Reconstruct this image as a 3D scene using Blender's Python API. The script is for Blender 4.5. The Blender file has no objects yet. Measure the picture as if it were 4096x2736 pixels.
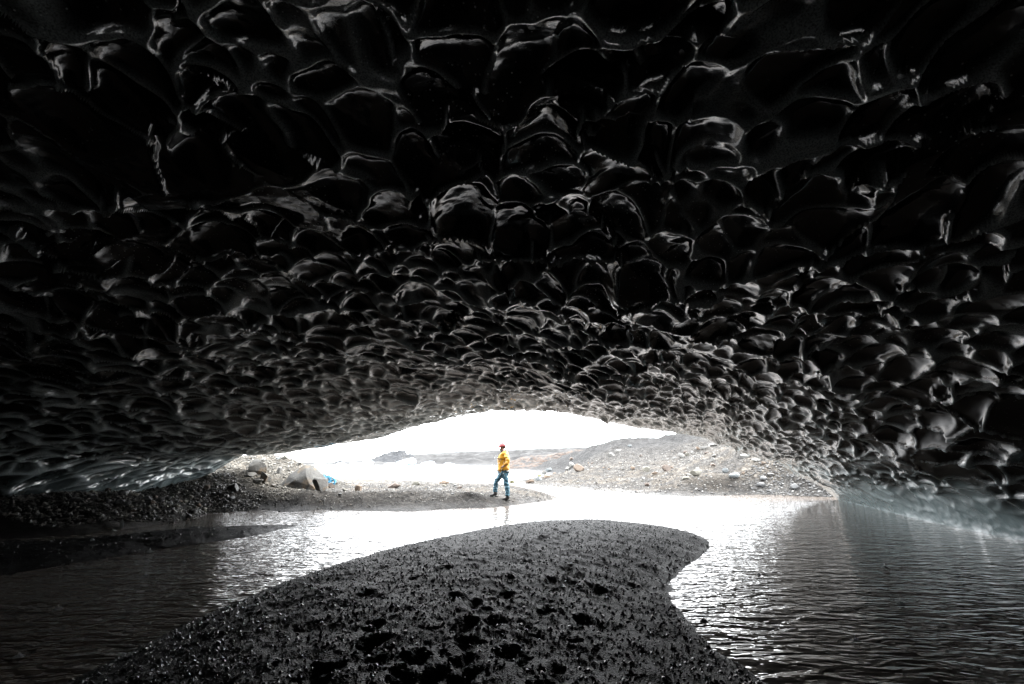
import bpy, bmesh, math, random
import numpy as np
from mathutils import Vector, Matrix

random.seed(7)
scene = bpy.context.scene
COL = scene.collection

# ------------------------------------------------------------------ camera, world, sun
CAMZ = 1.35
FPX = 455.0                      # focal length in pixels of a 1024 wide frame
TILT = math.radians(14.9)
cam_d = bpy.data.cameras.new("camera")
cam = bpy.data.objects.new("camera", cam_d)
COL.objects.link(cam)
cam.location = (0, 0, CAMZ)
cam.rotation_euler = (math.radians(90) + TILT, 0, 0)
cam_d.sensor_width = 36.0
cam_d.lens = 36.0 * FPX / 1024.0
cam_d.clip_start = 0.05
cam_d.clip_end = 6000
scene.camera = cam

SUN_DIR = Vector((0.72, 0.36, 0.85)).normalized()      # towards the sun
world = bpy.data.worlds.new("World")
scene.world = world
world.use_nodes = True
wn, wl = world.node_tree.nodes, world.node_tree.links
wn.clear()
w_out = wn.new("ShaderNodeOutputWorld")
w_bg = wn.new("ShaderNodeBackground")
w_sky = wn.new("ShaderNodeTexSky")
w_sky.sky_type = 'NISHITA'
w_sky.sun_disc = False
w_sky.sun_elevation = math.asin(SUN_DIR.z)
w_sky.sun_rotation = math.atan2(SUN_DIR.x, SUN_DIR.y)
w_sky.air_density = 1.0
w_sky.dust_density = 4.0
w_tc = wn.new("ShaderNodeTexCoord")
w_map = wn.new("ShaderNodeMapping")
w_map.inputs['Scale'].default_value = (1.0, 1.0, 3.5)
w_noise = wn.new("ShaderNodeTexNoise")
w_noise.inputs['Scale'].default_value = 2.2
w_noise.inputs['Detail'].default_value = 5
w_ramp = wn.new("ShaderNodeValToRGB")
w_ramp.color_ramp.elements[0].position = 0.3
w_ramp.color_ramp.elements[0].color = (17.5, 18.2, 19.0, 1)
w_ramp.color_ramp.elements[1].position = 0.7
w_ramp.color_ramp.elements[1].color = (24.0, 24.2, 24.5, 1)
w_mix = wn.new("ShaderNodeMixRGB")
w_mix.inputs['Fac'].default_value = 0.90
wl.new(w_tc.outputs['Generated'], w_map.inputs['Vector'])
wl.new(w_map.outputs['Vector'], w_noise.inputs['Vector'])
wl.new(w_noise.outputs['Fac'], w_ramp.inputs['Fac'])
wl.new(w_sky.outputs['Color'], w_mix.inputs['Color1'])
wl.new(w_ramp.outputs['Color'], w_mix.inputs['Color2'])
wl.new(w_mix.outputs['Color'], w_bg.inputs['Color'])
w_bg.inputs['Strength'].default_value = 0.10
wl.new(w_bg.outputs['Background'], w_out.inputs['Surface'])

sun_d = bpy.data.lights.new("sun", 'SUN')
sun_d.energy = 1.5
sun_d.angle = math.radians(14)
sun_d.color = (1.0, 0.96, 0.90)
sun = bpy.data.objects.new("sun", sun_d)
COL.objects.link(sun)
sun.rotation_euler = (-SUN_DIR).to_track_quat('-Z', 'Y').to_euler()

scene.view_settings.view_transform = 'Standard'
scene.view_settings.look = 'None'
scene.view_settings.gamma = 1.0
scene.view_settings.use_curve_mapping = False
scene.view_settings.exposure = 2.5
scene.cycles.max_bounces = 5
scene.cycles.diffuse_bounces = 2
scene.cycles.glossy_bounces = 3
scene.cycles.transmission_bounces = 6
scene.cycles.use_denoising = True
scene.cycles.use_adaptive_sampling = True
scene.cycles.adaptive_threshold = 0.015
scene.cycles.sample_clamp_indirect = 6.0

# ------------------------------------------------------------------ helpers
ST, CT = math.sin(TILT), math.cos(TILT)

def ray(px, py):
    """direction of a picture point, scaled so that its y (away) is 1"""
    x = (px - 512.0) / FPX
    y = -(py - 342.0) / FPX
    f = CT - ST * y
    return np.array([x / f, 1.0, (ST + CT * y) / f])

def at_d(px, py, d):
    return np.array([0, 0, CAMZ]) + ray(px, py) * d

def at_z(px, py, z):
    r = ray(px, py)
    return np.array([0, 0, CAMZ]) + r * ((z - CAMZ) / r[2])

def hash2(ix, iy, seed):
    n = (ix.astype(np.int64) * 374761393 + iy.astype(np.int64) * 668265263 + seed * 1442695041) & 0xFFFFFFFF
    n = ((n ^ (n >> 13)) * 1274126177) & 0xFFFFFFFF
    n = ((n ^ (n >> 16)) * 2246822519) & 0xFFFFFFFF
    n = n ^ (n >> 15)
    return (n & 0xFFFFFF) / float(0x1000000)

def noise2(x, y, seed=0):
    x = np.asarray(x, float); y = np.asarray(y, float)
    ix, iy = np.floor(x), np.floor(y)
    fx, fy = x - ix, y - iy
    ux, uy = fx * fx * fx * (fx * (fx * 6 - 15) + 10), fy * fy * fy * (fy * (fy * 6 - 15) + 10)
    def g(dx, dy):
        a = hash2(ix + dx, iy + dy, seed) * 6.2831853
        return np.cos(a) * (fx - dx) + np.sin(a) * (fy - dy)
    a = g(0, 0) * (1 - ux) + g(1, 0) * ux
    b = g(0, 1) * (1 - ux) + g(1, 1) * ux
    return (a * (1 - uy) + b * uy) * 1.5

def fbm(x, y, seed=0, octaves=4, gain=0.5):
    s, a, f = 0, 1.0, 1.0
    for i in range(octaves):
        s = s + a * noise2(np.asarray(x) * f, np.asarray(y) * f, seed + i * 17)
        a *= gain; f *= 2.03
    return s

def sstep(a, b, x):
    t = np.clip((x - a) / (b - a), 0, 1)
    return t * t * (3 - 2 * t)

def mesh_from(name, verts, faces, smooth=True):
    """verts (n,3); faces (m,3) or (m,4) int array"""
    verts = np.ascontiguousarray(verts, dtype=np.float32)
    faces = np.ascontiguousarray(faces, dtype=np.int32)
    me = bpy.data.meshes.new(name)
    k = faces.shape[1]
    me.vertices.add(len(verts)); me.vertices.foreach_set("co", verts.ravel())
    me.loops.add(faces.size); me.loops.foreach_set("vertex_index", faces.ravel())
    me.polygons.add(len(faces))
    me.polygons.foreach_set("loop_start", np.arange(0, faces.size, k, dtype=np.int32))
    me.polygons.foreach_set("loop_total", np.full(len(faces), k, dtype=np.int32))
    me.polygons.foreach_set("use_smooth", np.full(len(faces), smooth, dtype=bool))
    me.update(calc_edges=True)
    return me

def grid_faces(nr, nc, wrap=False):
    i = np.arange(nr - 1)[:, None]
    j = np.arange(nc if wrap else nc - 1)[None, :]
    j2 = (j + 1) % nc
    return np.stack([i * nc + j, i * nc + j2, (i + 1) * nc + j2, (i + 1) * nc + j], -1).reshape(-1, 4)

def link(name, me, mat=None, parent=None, label=None, cat=None, group=None, kind=None):
    o = bpy.data.objects.new(name, me)
    COL.objects.link(o)
    if mat is not None and me is not None and len(me.materials) == 0:
        me.materials.append(mat)
    if parent is not None:
        o.parent = parent
    if label: o["label"] = label
    if cat: o["category"] = cat
    if group: o["group"] = group
    if kind: o["kind"] = kind
    return o

def attr_color(me, name, rgba):
    a = me.color_attributes.new(name, 'FLOAT_COLOR', 'POINT')
    a.data.foreach_set("color", np.ascontiguousarray(rgba, dtype=np.float32).ravel())

# ------------------------------------------------------------------ materials
class NT:
    def __init__(self, name):
        self.m = bpy.data.materials.new(name)
        self.m.use_nodes = True
        self.t = self.m.node_tree
        self.n = self.t.nodes
        self.p = self.n["Principled BSDF"]
        self.tc = self.n.new("ShaderNodeTexCoord")
    def new(self, kind, **kw):
        nd = self.n.new(kind)
        for k, v in kw.items():
            if hasattr(nd, k): setattr(nd, k, v)
        return nd
    def link(self, a, b): self.t.links.new(a, b)
    def inp(self, nd, key, v):
        if hasattr(v, "default_value") or isinstance(v, bpy.types.NodeSocket): self.link(v, nd.inputs[key])
        else: nd.inputs[key].default_value = v
    def noise(self, scale, detail=4, rough=0.55, vec=None, dist=0.0):
        nd = self.new("ShaderNodeTexNoise")
        nd.inputs['Scale'].default_value = scale; nd.inputs['Detail'].default_value = detail
        nd.inputs['Roughness'].default_value = rough; nd.inputs['Distortion'].default_value = dist
        self.link(vec or self.tc.outputs['Object'], nd.inputs['Vector'])
        return nd.outputs['Fac']
    def voro(self, scale, feature='F1', out='Distance', rand=1.0, vec=None):
        nd = self.new("ShaderNodeTexVoronoi"); nd.feature = feature
        nd.inputs['Scale'].default_value = scale; nd.inputs['Randomness'].default_value = rand
        self.link(vec or self.tc.outputs['Object'], nd.inputs['Vector'])
        return nd.outputs[out]
    def mapping(self, scale=(1, 1, 1), rot=(0, 0, 0)):
        nd = self.new("ShaderNodeMapping")
        nd.inputs['Scale'].default_value = scale; nd.inputs['Rotation'].default_value = rot
        self.link(self.tc.outputs['Object'], nd.inputs['Vector'])
        return nd.outputs['Vector']
    def ramp(self, fac, stops):
        nd = self.new("ShaderNodeValToRGB")
        el = nd.color_ramp.elements
        while len(el) < len(stops): el.new(0.5)
        for e, (p, c) in zip(el, stops):
            e.position = p; e.color = (c, c, c, 1) if not hasattr(c, '__len__') else (c[0], c[1], c[2], 1)
        self.link(fac, nd.inputs['Fac'])
        return nd.outputs['Color']
    def mix(self, fac, a, b, blend='MIX'):
        nd = self.new("ShaderNodeMixRGB"); nd.blend_type = blend
        for key, v in (('Fac', fac), ('Color1', a), ('Color2', b)):
            if isinstance(v, bpy.types.NodeSocket): self.link(v, nd.inputs[key])
            elif hasattr(v, '__len__'): nd.inputs[key].default_value = (v[0], v[1], v[2], 1)
            elif key == 'Fac': nd.inputs[key].default_value = v
            else: nd.inputs[key].default_value = (v, v, v, 1)
        return nd.outputs['Color']
    def math(self, op, a, b=0.0, clamp=False):
        nd = self.new("ShaderNodeMath"); nd.operation = op; nd.use_clamp = clamp
        for i, v in enumerate((a, b)):
            if isinstance(v, bpy.types.NodeSocket): self.link(v, nd.inputs[i])
            else: nd.inputs[i].default_value = v
        return nd.outputs[0]
    def attr(self, name, out='Color'):
        nd = self.new("ShaderNodeAttribute"); nd.attribute_name = name
        return nd.outputs[out]
    def bump(self, height, strength=0.5, dist=0.02, normal=None):
        nd = self.new("ShaderNodeBump")
        nd.inputs['Strength'].default_value = strength; nd.inputs['Distance'].default_value = dist
        self.link(height, nd.inputs['Height'])
        if normal is not None: self.link(normal, nd.inputs['Normal'])
        return nd.outputs['Normal']
    def set(self, key, v):
        if isinstance(v, bpy.types.NodeSocket): self.link(v, self.p.inputs[key])
        elif hasattr(v, '__len__'): self.p.inputs[key].default_value = (v[0], v[1], v[2], 1)
        else: self.p.inputs[key].default_value = v

def mat_ice():
    k = NT("dark_glacier_ice")
    milky_and_glow = k.attr("milky_and_glow", 'Fac')
    silt = k.attr("silt", 'Fac')
    nd = k.new("ShaderNodeTexVoronoi"); nd.inputs['Scale'].default_value = 34.0
    k.link(k.tc.outputs['Object'], nd.inputs['Vector'])
    sep = k.new("ShaderNodeSeparateColor"); k.link(nd.outputs['Color'], sep.inputs[0])
    mott = k.noise(11.0, 3, 0.65)
    base = k.mix(k.math('MULTIPLY', silt, k.ramp(mott, [(0.35, 0.1), (0.7, 1.0)])), (0.0012, 0.0016, 0.0017), (0.012, 0.0135, 0.0135))
    base = k.mix(milky_and_glow, base, k.mix(mott, (0.115, 0.150, 0.155), (0.27, 0.335, 0.345)))  # milky ice at the feet, painted glow towards the lip
    # grit frozen into the ice: tiny pale grains, thicker where the silt is
    dot = k.math('MULTIPLY', k.ramp(nd.outputs['Distance'], [(0.10, 1.0), (0.24, 0.0)]), k.math('GREATER_THAN', sep.outputs[0], 0.70))
    dot = k.math('MULTIPLY', dot, k.math('ADD', silt, 0.12))
    base = k.mix(dot, base, (0.55, 0.58, 0.58))
    # granular ice on the ridges between scallops, paled further as painted highlights
    gr = k.math('MULTIPLY', k.attr("frost_and_highlight", 'Fac'), k.ramp(k.noise(90.0, 1, 0.5), [(0.30, 0.35), (0.60, 1.0)]))
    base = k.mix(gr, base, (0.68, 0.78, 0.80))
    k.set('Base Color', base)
    k.set('Roughness', k.ramp(mott, [(0.3, 0.03), (0.75, 0.10)]))
    k.set('IOR', 1.72)
    k.set('Specular IOR Level', k.math('ADD', 0.45, k.math('MULTIPLY', k.attr("frost_and_highlight", 'Fac'), 0.55)))
    k.set('Normal', k.bump(k.noise(70.0, 2, 0.6), 0.10, 0.008))
    return k.m

def mat_ground():
    k = NT("volcanic_gravel")
    col = k.attr("gcol")
    wet = k.attr("gwet", 'Fac')
    def vor(scale):
        nd = k.new("ShaderNodeTexVoronoi"); nd.voronoi_dimensions = '2D'; nd.inputs['Scale'].default_value = scale
        k.link(k.tc.outputs['Object'], nd.inputs['Vector'])
        sp = k.new("ShaderNodeSeparateColor"); k.link(nd.outputs['Color'], sp.inputs[0])
        return nd.outputs['Distance'], sp
    da, sa = vor(85.0); db, sb = vor(12.0); dc, sc = vor(2.6)
    v1 = k.ramp(sa.outputs[0], [(0.0, 0.45), (0.6, 0.95), (0.9, 1.5), (1.0, 2.1)])
    v2 = k.ramp(sb.outputs[0], [(0.0, 0.6), (0.7, 1.0), (1.0, 1.6)])
    c = k.mix(1.0, col, v1, 'MULTIPLY'); c = k.mix(1.0, c, v2, 'MULTIPLY')
    c = k.mix(1.0, c, k.ramp(sc.outputs[0], [(0.0, 0.75), (0.8, 1.05), (1.0, 1.35)]), 'MULTIPLY')
    c = k.mix(k.math('MULTIPLY', sb.outputs[1], 0.18), c, k.mix(1.0, c, (1.25, 1.0, 0.75), 'MULTIPLY'))
    k.set('Base Color', c)
    k.set('Roughness', k.math('SUBTRACT', 0.92, k.math('MULTIPLY', wet, 0.55)))
    k.set('IOR', 1.40)
    k.set('Specular IOR Level', 0.05)
    hh = k.math('ADD', k.math('MULTIPLY', db, 0.006), k.math('MULTIPLY', da, 0.018))
    k.set('Normal', k.bump(hh, 0.9, 1.0))
    return k.m

def mat_water(name, deep, wave, rough=0.03):
    k = NT(name)
    k.set('Base Color', deep)
    k.set('Roughness', rough)
    k.set('IOR', 1.333)
    w1 = k.noise(1.0, 2, 0.5, k.mapping((2.3, 5.6, 1), (0, 0, 0.10)), 0.7)
    w2 = k.noise(1.0, 1, 0.55, k.mapping((7.0, 15.0, 1), (0, 0, -0.3)), 0.5)
    h = k.math('ADD', k.math('MULTIPLY', w1, 1.0), k.math('MULTIPLY', w2, 0.30))
    k.set('Normal', k.bump(h, 1.0, wave))
    return k.m

def mat_rock(name, c1, c2, c3=None, rough=0.85, scale=6.0):
    k = NT(name)
    n1 = k.noise(scale, 6, 0.65)
    c = k.mix(k.ramp(n1, [(0.32, 0.0), (0.68, 1.0)]), c1, c2)
    if c3:
        c = k.mix(k.ramp(k.noise(scale * 0.45, 4, 0.6), [(0.52, 0.0), (0.66, 1.0)]), c, c3)
    info = k.new("ShaderNodeObjectInfo")
    v = k.ramp(info.outputs['Random'], [(0.0, 0.75), (1.0, 1.25)])
    sp = k.ramp(k.noise(scale * 14, 3, 0.6), [(0.3, 0.75), (0.7, 1.2)])
    c = k.mix(1.0, k.mix(1.0, c, v, 'MULTIPLY'), sp, 'MULTIPLY')
    k.set('Base Color', c); k.set('Roughness', rough)
    nb = k.bump(k.noise(scale * 2.2, 6, 0.7), 0.6, 0.06)
    nb = k.bump(k.noise(scale * 12, 4, 0.6), 0.4, 0.012, nb)
    k.set('Normal', nb)
    return k.m

def mat_stones(name, wet=0.0):
    """loose gravel: colour per stone from a point attribute"""
    k = NT(name)
    c = k.mix(1.0, k.attr("scol"), k.ramp(k.noise(40.0, 3, 0.6), [(0.3, 0.75), (0.7, 1.25)]), 'MULTIPLY')
    k.set('Base Color', c); k.set('Roughness', max(0.2, 0.85 - 0.5 * wet))
    k.set('Normal', k.bump(k.noise(60.0, 4, 0.6), 0.5, 0.01))
    return k.m

def mat_plain(name, c, rough=0.6, var=0.15, scale=25.0, **kw):
    k = NT(name)
    n = k.ramp(k.noise(scale, 4, 0.6), [(0.3, 1.0 - var), (0.7, 1.0 + var)])
    k.set('Base Color', k.mix(1.0, c, n, 'MULTIPLY')); k.set('Roughness', rough)
    for key, v in kw.items(): k.set(key.replace('_', ' '), v)
    k.set('Normal', k.bump(k.noise(scale * 1.5, 4, 0.6), 0.25, 0.01))
    return k.m

ICE = mat_ice()
GROUND = mat_ground()
RIVER = mat_water("silty_river_water", (0.105, 0.088, 0.075), 0.036)
LAGOON = mat_water("milky_lagoon_water", (0.375, 0.4125, 0.4125), 0.006, 0.06)
M_GREY = mat_rock("grey_stone", (0.066, 0.065, 0.062), (0.108, 0.105, 0.098), (0.1502, 0.1126, 0.07507))
M_PALE = mat_rock("pale_stone", (0.1106, 0.1073, 0.1008), (0.1625, 0.1593, 0.1495))
M_TAN = mat_rock("tan_stone", (0.0855, 0.06075, 0.04275), (0.1305, 0.099, 0.07425))
M_BROWN = mat_rock("brown_stone", (0.045, 0.03375, 0.027), (0.108, 0.08325, 0.0675))
M_BLUE = mat_rock("blue_grey_stone", (0.0675, 0.07425, 0.0765), (0.117, 0.126, 0.1283))
M_OLIVE = mat_rock("olive_stone", (0.09, 0.0855, 0.06975), (0.144, 0.1372, 0.117))
M_YELLOW = mat_rock("mossy_yellow_stone", (0.081, 0.0765, 0.036), (0.126, 0.1192, 0.063))
M_DARK = mat_rock("wet_dark_stone", (0.0132, 0.0126, 0.012), (0.036, 0.0336, 0.0312), rough=0.35)
M_WETGREY = mat_rock("wet_grey_stone", (0.027, 0.0279, 0.0288), (0.0675, 0.0675, 0.0675), rough=0.35)
M_RUST = mat_rock("rusty_slab_stone", (0.144, 0.06, 0.03), (0.27, 0.18, 0.12), (0.18, 0.186, 0.186), scale=1.2)
ROCKMAT = dict(grey=M_GREY, pale=M_PALE, tan=M_TAN, brown=M_BROWN, blue=M_BLUE, olive=M_OLIVE, yellow=M_YELLOW,
               dark=M_DARK, wetgrey=M_WETGREY, rust=M_RUST)

# ------------------------------------------------------------------ plan of the shores
def plan(pts, z=0.0):
    return np.array([at_z(a, b, z)[:2] for a, b in pts])

BAR = np.vstack([[[-1.6, -7.0], [-2.4, -1.0], [-2.95, 2.0]],
    plan([(65, 684), (131, 650), (209, 613), (284, 582), (349, 561), (414, 543.5), (480, 531), (515, 525), (567, 522.5),
          (611, 523), (654, 527.5), (690, 532.5), (702, 536.5), (708.5, 541.5), (709, 547), (704, 553), (697, 559), (681, 572), (670, 585), (670, 600), (689, 624), (720, 652), (763, 684)]),
    [[2.9, 2.0], [3.6, -1.0], [3.0, -7.0]]])
LBAR = np.vstack([plan([(300, 525), (263, 534), (226, 540), (199, 544), (154, 549.5), (109, 557.6), (54, 566.6), (0, 575.7)]),
    [[-9.0, 4.5], [-10.5, 6.0]],
    plan([(0, 545), (45, 543), (91, 540), (145, 534), (190, 529.5), (235.5, 528), (290, 525)])])
LEFT = np.vstack([[[-16, -9], [-11.2, -6], [-11.3, 2], [-10.6, 6], [-9.8, 8.2]],
    plan([(63, 535), (118, 530.5), (160, 524), (197, 519), (209, 513), (247, 511), (264, 510), (287, 512.5), (317, 510), (369, 511),
          (411, 511.5), (458, 508.5), (488, 507.8), (525, 504), (555, 499.5), (559, 498), (539, 492.5), (515, 488), (475, 485.5)]),
    [[-7.0, 36.0], [-14.0, 40.0], [-30.0, 44.0], [-30, -9]]])
RIGHT = np.vstack([plan([(508, 482.5), (547, 487), (587, 490), (619, 492), (651, 495), (683, 496.6), (746, 495), (767, 495), (794, 496), (826, 497)]),
    [[16, 19.0], [60, 15], [900, 15], [900, 420], [60, 300], [3.0, 150], [-1.0, 118], [4.5, 70], [4.2, 55], [1.6, 42]]])

def poly_sd(x, y, P):
    """distance to the shore of polygon P, positive inside"""
    d = np.full(x.shape, 1e9)
    inside = np.zeros(x.shape, bool)
    n = len(P)
    for i in range(n):
        ax, ay = P[i]; bx, by = P[(i + 1) % n]
        ex, ey = bx - ax, by - ay
        t = np.clip(((x - ax) * ex + (y - ay) * ey) / (ex * ex + ey * ey + 1e-12), 0, 1)
        d = np.minimum(d, (x - ax - t * ex) ** 2 + (y - ay - t * ey) ** 2)
        c = (ay > y) != (by > y)
        with np.errstate(divide='ignore', invalid='ignore'):
            xi = ax + (y - ay) * ex / (ey if ey != 0 else 1e-12)
        inside ^= c & (x < xi)
    d = np.sqrt(d)
    return np.where(inside, d, -d)

def bell(x, y, cx, cy, sx, sy, rot=0.0):
    c, s = math.cos(rot), math.sin(rot)
    u = ((x - cx) * c + (y - cy) * s) / sx; v = (-(x - cx) * s + (y - cy) * c) / sy
    return np.exp(-0.5 * (u * u + v * v))

FOOT = []
for X, Y, L in [(1450, 295, 1.3), (1330, 175, 1.2), (1590, 370, 1.35), (1460, 355, 1.2), (1370, 360, 1.0), (985, 495, 1.1), (945, 600, 1.4),
             (950, 685, 1.2), (950, 765, 1.1), (945, 835, 1.2), (1345, 495, 1.1), (1150, 440, 1), (880, 455, .9), (870, 485, .8),
             (480, 690, 1.1), (450, 435, .8), (850, 325, .9), (915, 260, .9), (725, 225, .8), (690, 370, .8), (1250, 280, .9),
             (1220, 235, .7), (1710, 175, .9), (1630, 240, .8), (1630, 195, .7), (1520, 520, 1), (1090, 570, 1.1), (1240, 575, .9),
             (1150, 720, 1.1), (490, 605, 1), (700, 770, 1.1), (220, 840, 1.3), (620, 890, 1.2), (780, 850, 1), (930, 895, 1.1),
             (1460, 620, .9), (1380, 800, 1.1), (1390, 140, .9), (1430, 152, .8), (1150, 360, .8), (1040, 365, .8), (800, 265, .6), (1120, 200, .7)]:
    p = at_z(275 + X * .2023, 500 + Y * .2023, 0.3)
    FOOT.append((p[0], p[1], L, random.uniform(-0.5, 0.5)))
POOLS = [(at_z(672, 638, 0.0)[:2], .36, .16, 0.75), (at_z(722, 675, 0.0)[:2], .30, .15, 0.9)]

SKY_R = np.array([(520, 462), (545, 457), (560, 452), (574, 448), (587, 446), (607, 445.5), (622, 442), (635, 441.5), (654, 439), (668, 437), (682, 435), (698, 434),
                  (740, 428), (800, 420), (900, 412), (1030, 408)])
SR_AZ = np.array([ray(a, b)[0] for a, b in SKY_R]); SR_EL = np.array([ray(a, b)[2] for a, b in SKY_R])

def ground_h(x, y, detail=True):
    x = np.asarray(x, float); y = np.asarray(y, float)
    sA, sB, sL, sR = (poly_sd(x, y, P) for P in (BAR, LBAR, LEFT, RIGHT))
    wob = 0.10 * fbm(x * 1.1, y * 1.1, 5, 3)
    wobf = 0.07 * fbm(x * 4.0, y * 4.0, 15, 4)
    def prof(sd, cap, slope):
        s = sd + np.minimum(0.6, np.abs(sd) * 0.5 + .35) * (wob + wobf)
        return np.where(s > 0, cap * (1 - np.exp(-np.maximum(s, 0) * slope / cap)), np.maximum(-0.45, s * 0.35))
    # foreground bar
    capA = 0.33 - 0.10 * sstep(7, 13, y)
    hA = prof(sA, capA, 0.30)
    hB = prof(sB, 0.17, 0.26)
    # left land: bank under the ice, gravel berm and spit towards the right, moraine mound
    t = sstep(-10.0, -7.6, x); tb = sstep(18.0, 21.5, y)
    capL = 0.95 * (1 - t) + 0.34 * t
    capL = capL * (1 - tb) + (0.36 - 0.2 * sstep(22, 30, y)) * tb
    capL = np.where(x > -2.5, np.minimum(capL, 0.36 - 0.12 * sstep(-1.0, 1.6, x)), capL)
    slopeL = 0.42 * (1 - t) + 0.34 * t + 0.25 * sstep(-3.0, -1.5, x)
    MOUND = 0.70 * bell(x, y, -10.7, 17.7, 1.9, 1.5) + 0.56 * bell(x, y, -8.5, 18.9, 1.15, 1.4)
    hL = prof(sL, capL, slopeL)
    inL = sstep(0.0, 1.6, sL)
    hL = hL + inL * (MOUND
                     + 0.20 * bell(x, y, -6.4, 15.3, 1.3, 0.75) + 0.16 * bell(x, y, -3.4, 16.3, 1.2, 0.7)
                     + 0.16 * bell(x, y, -8.2, 14.0, .55, .5, .4) + 0.12 * bell(x, y, -1.35, 16.0, .3, .25))
    # right land
    capR = 0.55 + 0.5 * sstep(24, 60, y)
    hR = prof(sR, capR, 0.10 + 0.25 * sstep(9.0, 13.0, x) * sstep(28, 20, y))
    inR = sstep(0.0, 3.0, sR)
    hR = hR + inR * (1.55 * bell(x, y, 14.5, 27.0, 3.2, 4.0) + 2.2 * bell(x, y, 21.0, 33.0, 5.0, 7.0) + 0.42 * bell(x, y, 9.5, 22.3, 1.5, 0.9)
                     + 0.35 * bell(x, y, 7.0, 36.0, 5.0, 2.5) + 0.9 * sstep(13, 16, x) * sstep(26, 20, y))
    az = x / np.maximum(y, 1.0)
    ridge_d = 62.0 + 5 * noise2(az * 6, az * 0, 3)
    top = CAMZ + np.interp(az, SR_AZ, SR_EL) * ridge_d
    hump = np.exp(-0.5 * ((y - ridge_d) / np.where(y < ridge_d, 15.0, 40.0)) ** 2) * sstep(-0.01, 0.10, az)
    hR = np.where(y > 24, np.maximum(hR, 0.5 * hR + (top - 0.25) * hump * sstep(0, 8.0, sR)), hR)
    h = np.maximum(np.maximum(hA, hB), np.maximum(hL, hR))
    if detail:
        land = sstep(-0.05, 0.25, h)
        h = h + land * np.where(sA > -.2, .4, 1.0) * (0.030 * fbm(x * 2.2, y * 2.2, 41, 4) + 0.012 * fbm(x * 9, y * 9, 61, 3))
        h = h + sstep(0.6, 2.5, h) * (0.22 * fbm(x * .35, y * .35, 71, 5))
        h = h + sstep(30, 60, y) * sstep(0.3, 1.0, h) * 0.9 * fbm(x * 0.09, y * 0.09, 77, 5)
        rl = sstep(0.5, 3.0, sR) * sstep(60, 40, y) * sstep(18, 21, y)
        h = h + rl * (0.16 * np.abs(fbm(x * .42, y * .42, 171, 4)) - 0.05 + 0.05 * fbm(x * 1.3, y * 1.3, 181, 3))
        inA = sA > 0.05
        rough = 0.005 * fbm(x * 9, y * 9, 81, 3) + 0.010 * fbm(x * 2.5, y * 2.5, 91, 2)
        h = h + np.where(inA, rough * sstep(9.5, 6, y), 0)
        dent = np.zeros_like(h); rim = np.zeros_like(h)
        ux_ = 0.05 * fbm(x * 7, y * 7, 83, 3); uy_ = 0.05 * fbm(x * 7, y * 7, 87, 3)
        for fx, fy, L, r in FOOT:
            m = (np.abs(x - fx) < 0.6) & (np.abs(y - fy) < 0.6)
            if not m.any(): continue
            c, s = math.cos(r), math.sin(r)
            xx = x[m] - fx + ux_[m]; yy = y[m] - fy + uy_[m]
            u = (xx * c + yy * s) / (0.062 * L); v = (-xx * s + yy * c) / (0.115 * L)
            q = np.sqrt(u * u + v * v)
            dent[m] = np.maximum(dent[m], 0.026 * L * (1 - sstep(0.15, 1.3, q))); rim[m] = np.maximum(rim[m], 0.009 * L * np.exp(-((q - 1.5) / 0.35) ** 2))
        h = h - dent + rim * (dent < 0.01)
        for (c0, a, b, r) in []:
            g = bell(x, y, c0[0], c0[1], a, b, -r)
            m = g > 0.05
            h[m] = h[m] * (1 - sstep(.2, .7, g[m])) + (-0.03) * sstep(.2, .7, g[m])
    return h

def gz(x, y):
    return float(ground_h(np.array([x]), np.array([y]))[0])

def ground_hit(px, py, d0=3.0, d1=150.0):
    """first point of the ground along a sight line"""
    r = ray(px, py)
    d = np.exp(np.linspace(math.log(d0), math.log(d1), 900))
    h = ground_h(r[0] * d, d)
    z = CAMZ + r[2] * d
    k = np.argmax(z <= np.maximum(h, 0.0))
    if z[k] > max(h[k], 0): return None
    return np.array([r[0] * d[k], d[k], max(h[k], 0)])

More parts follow.
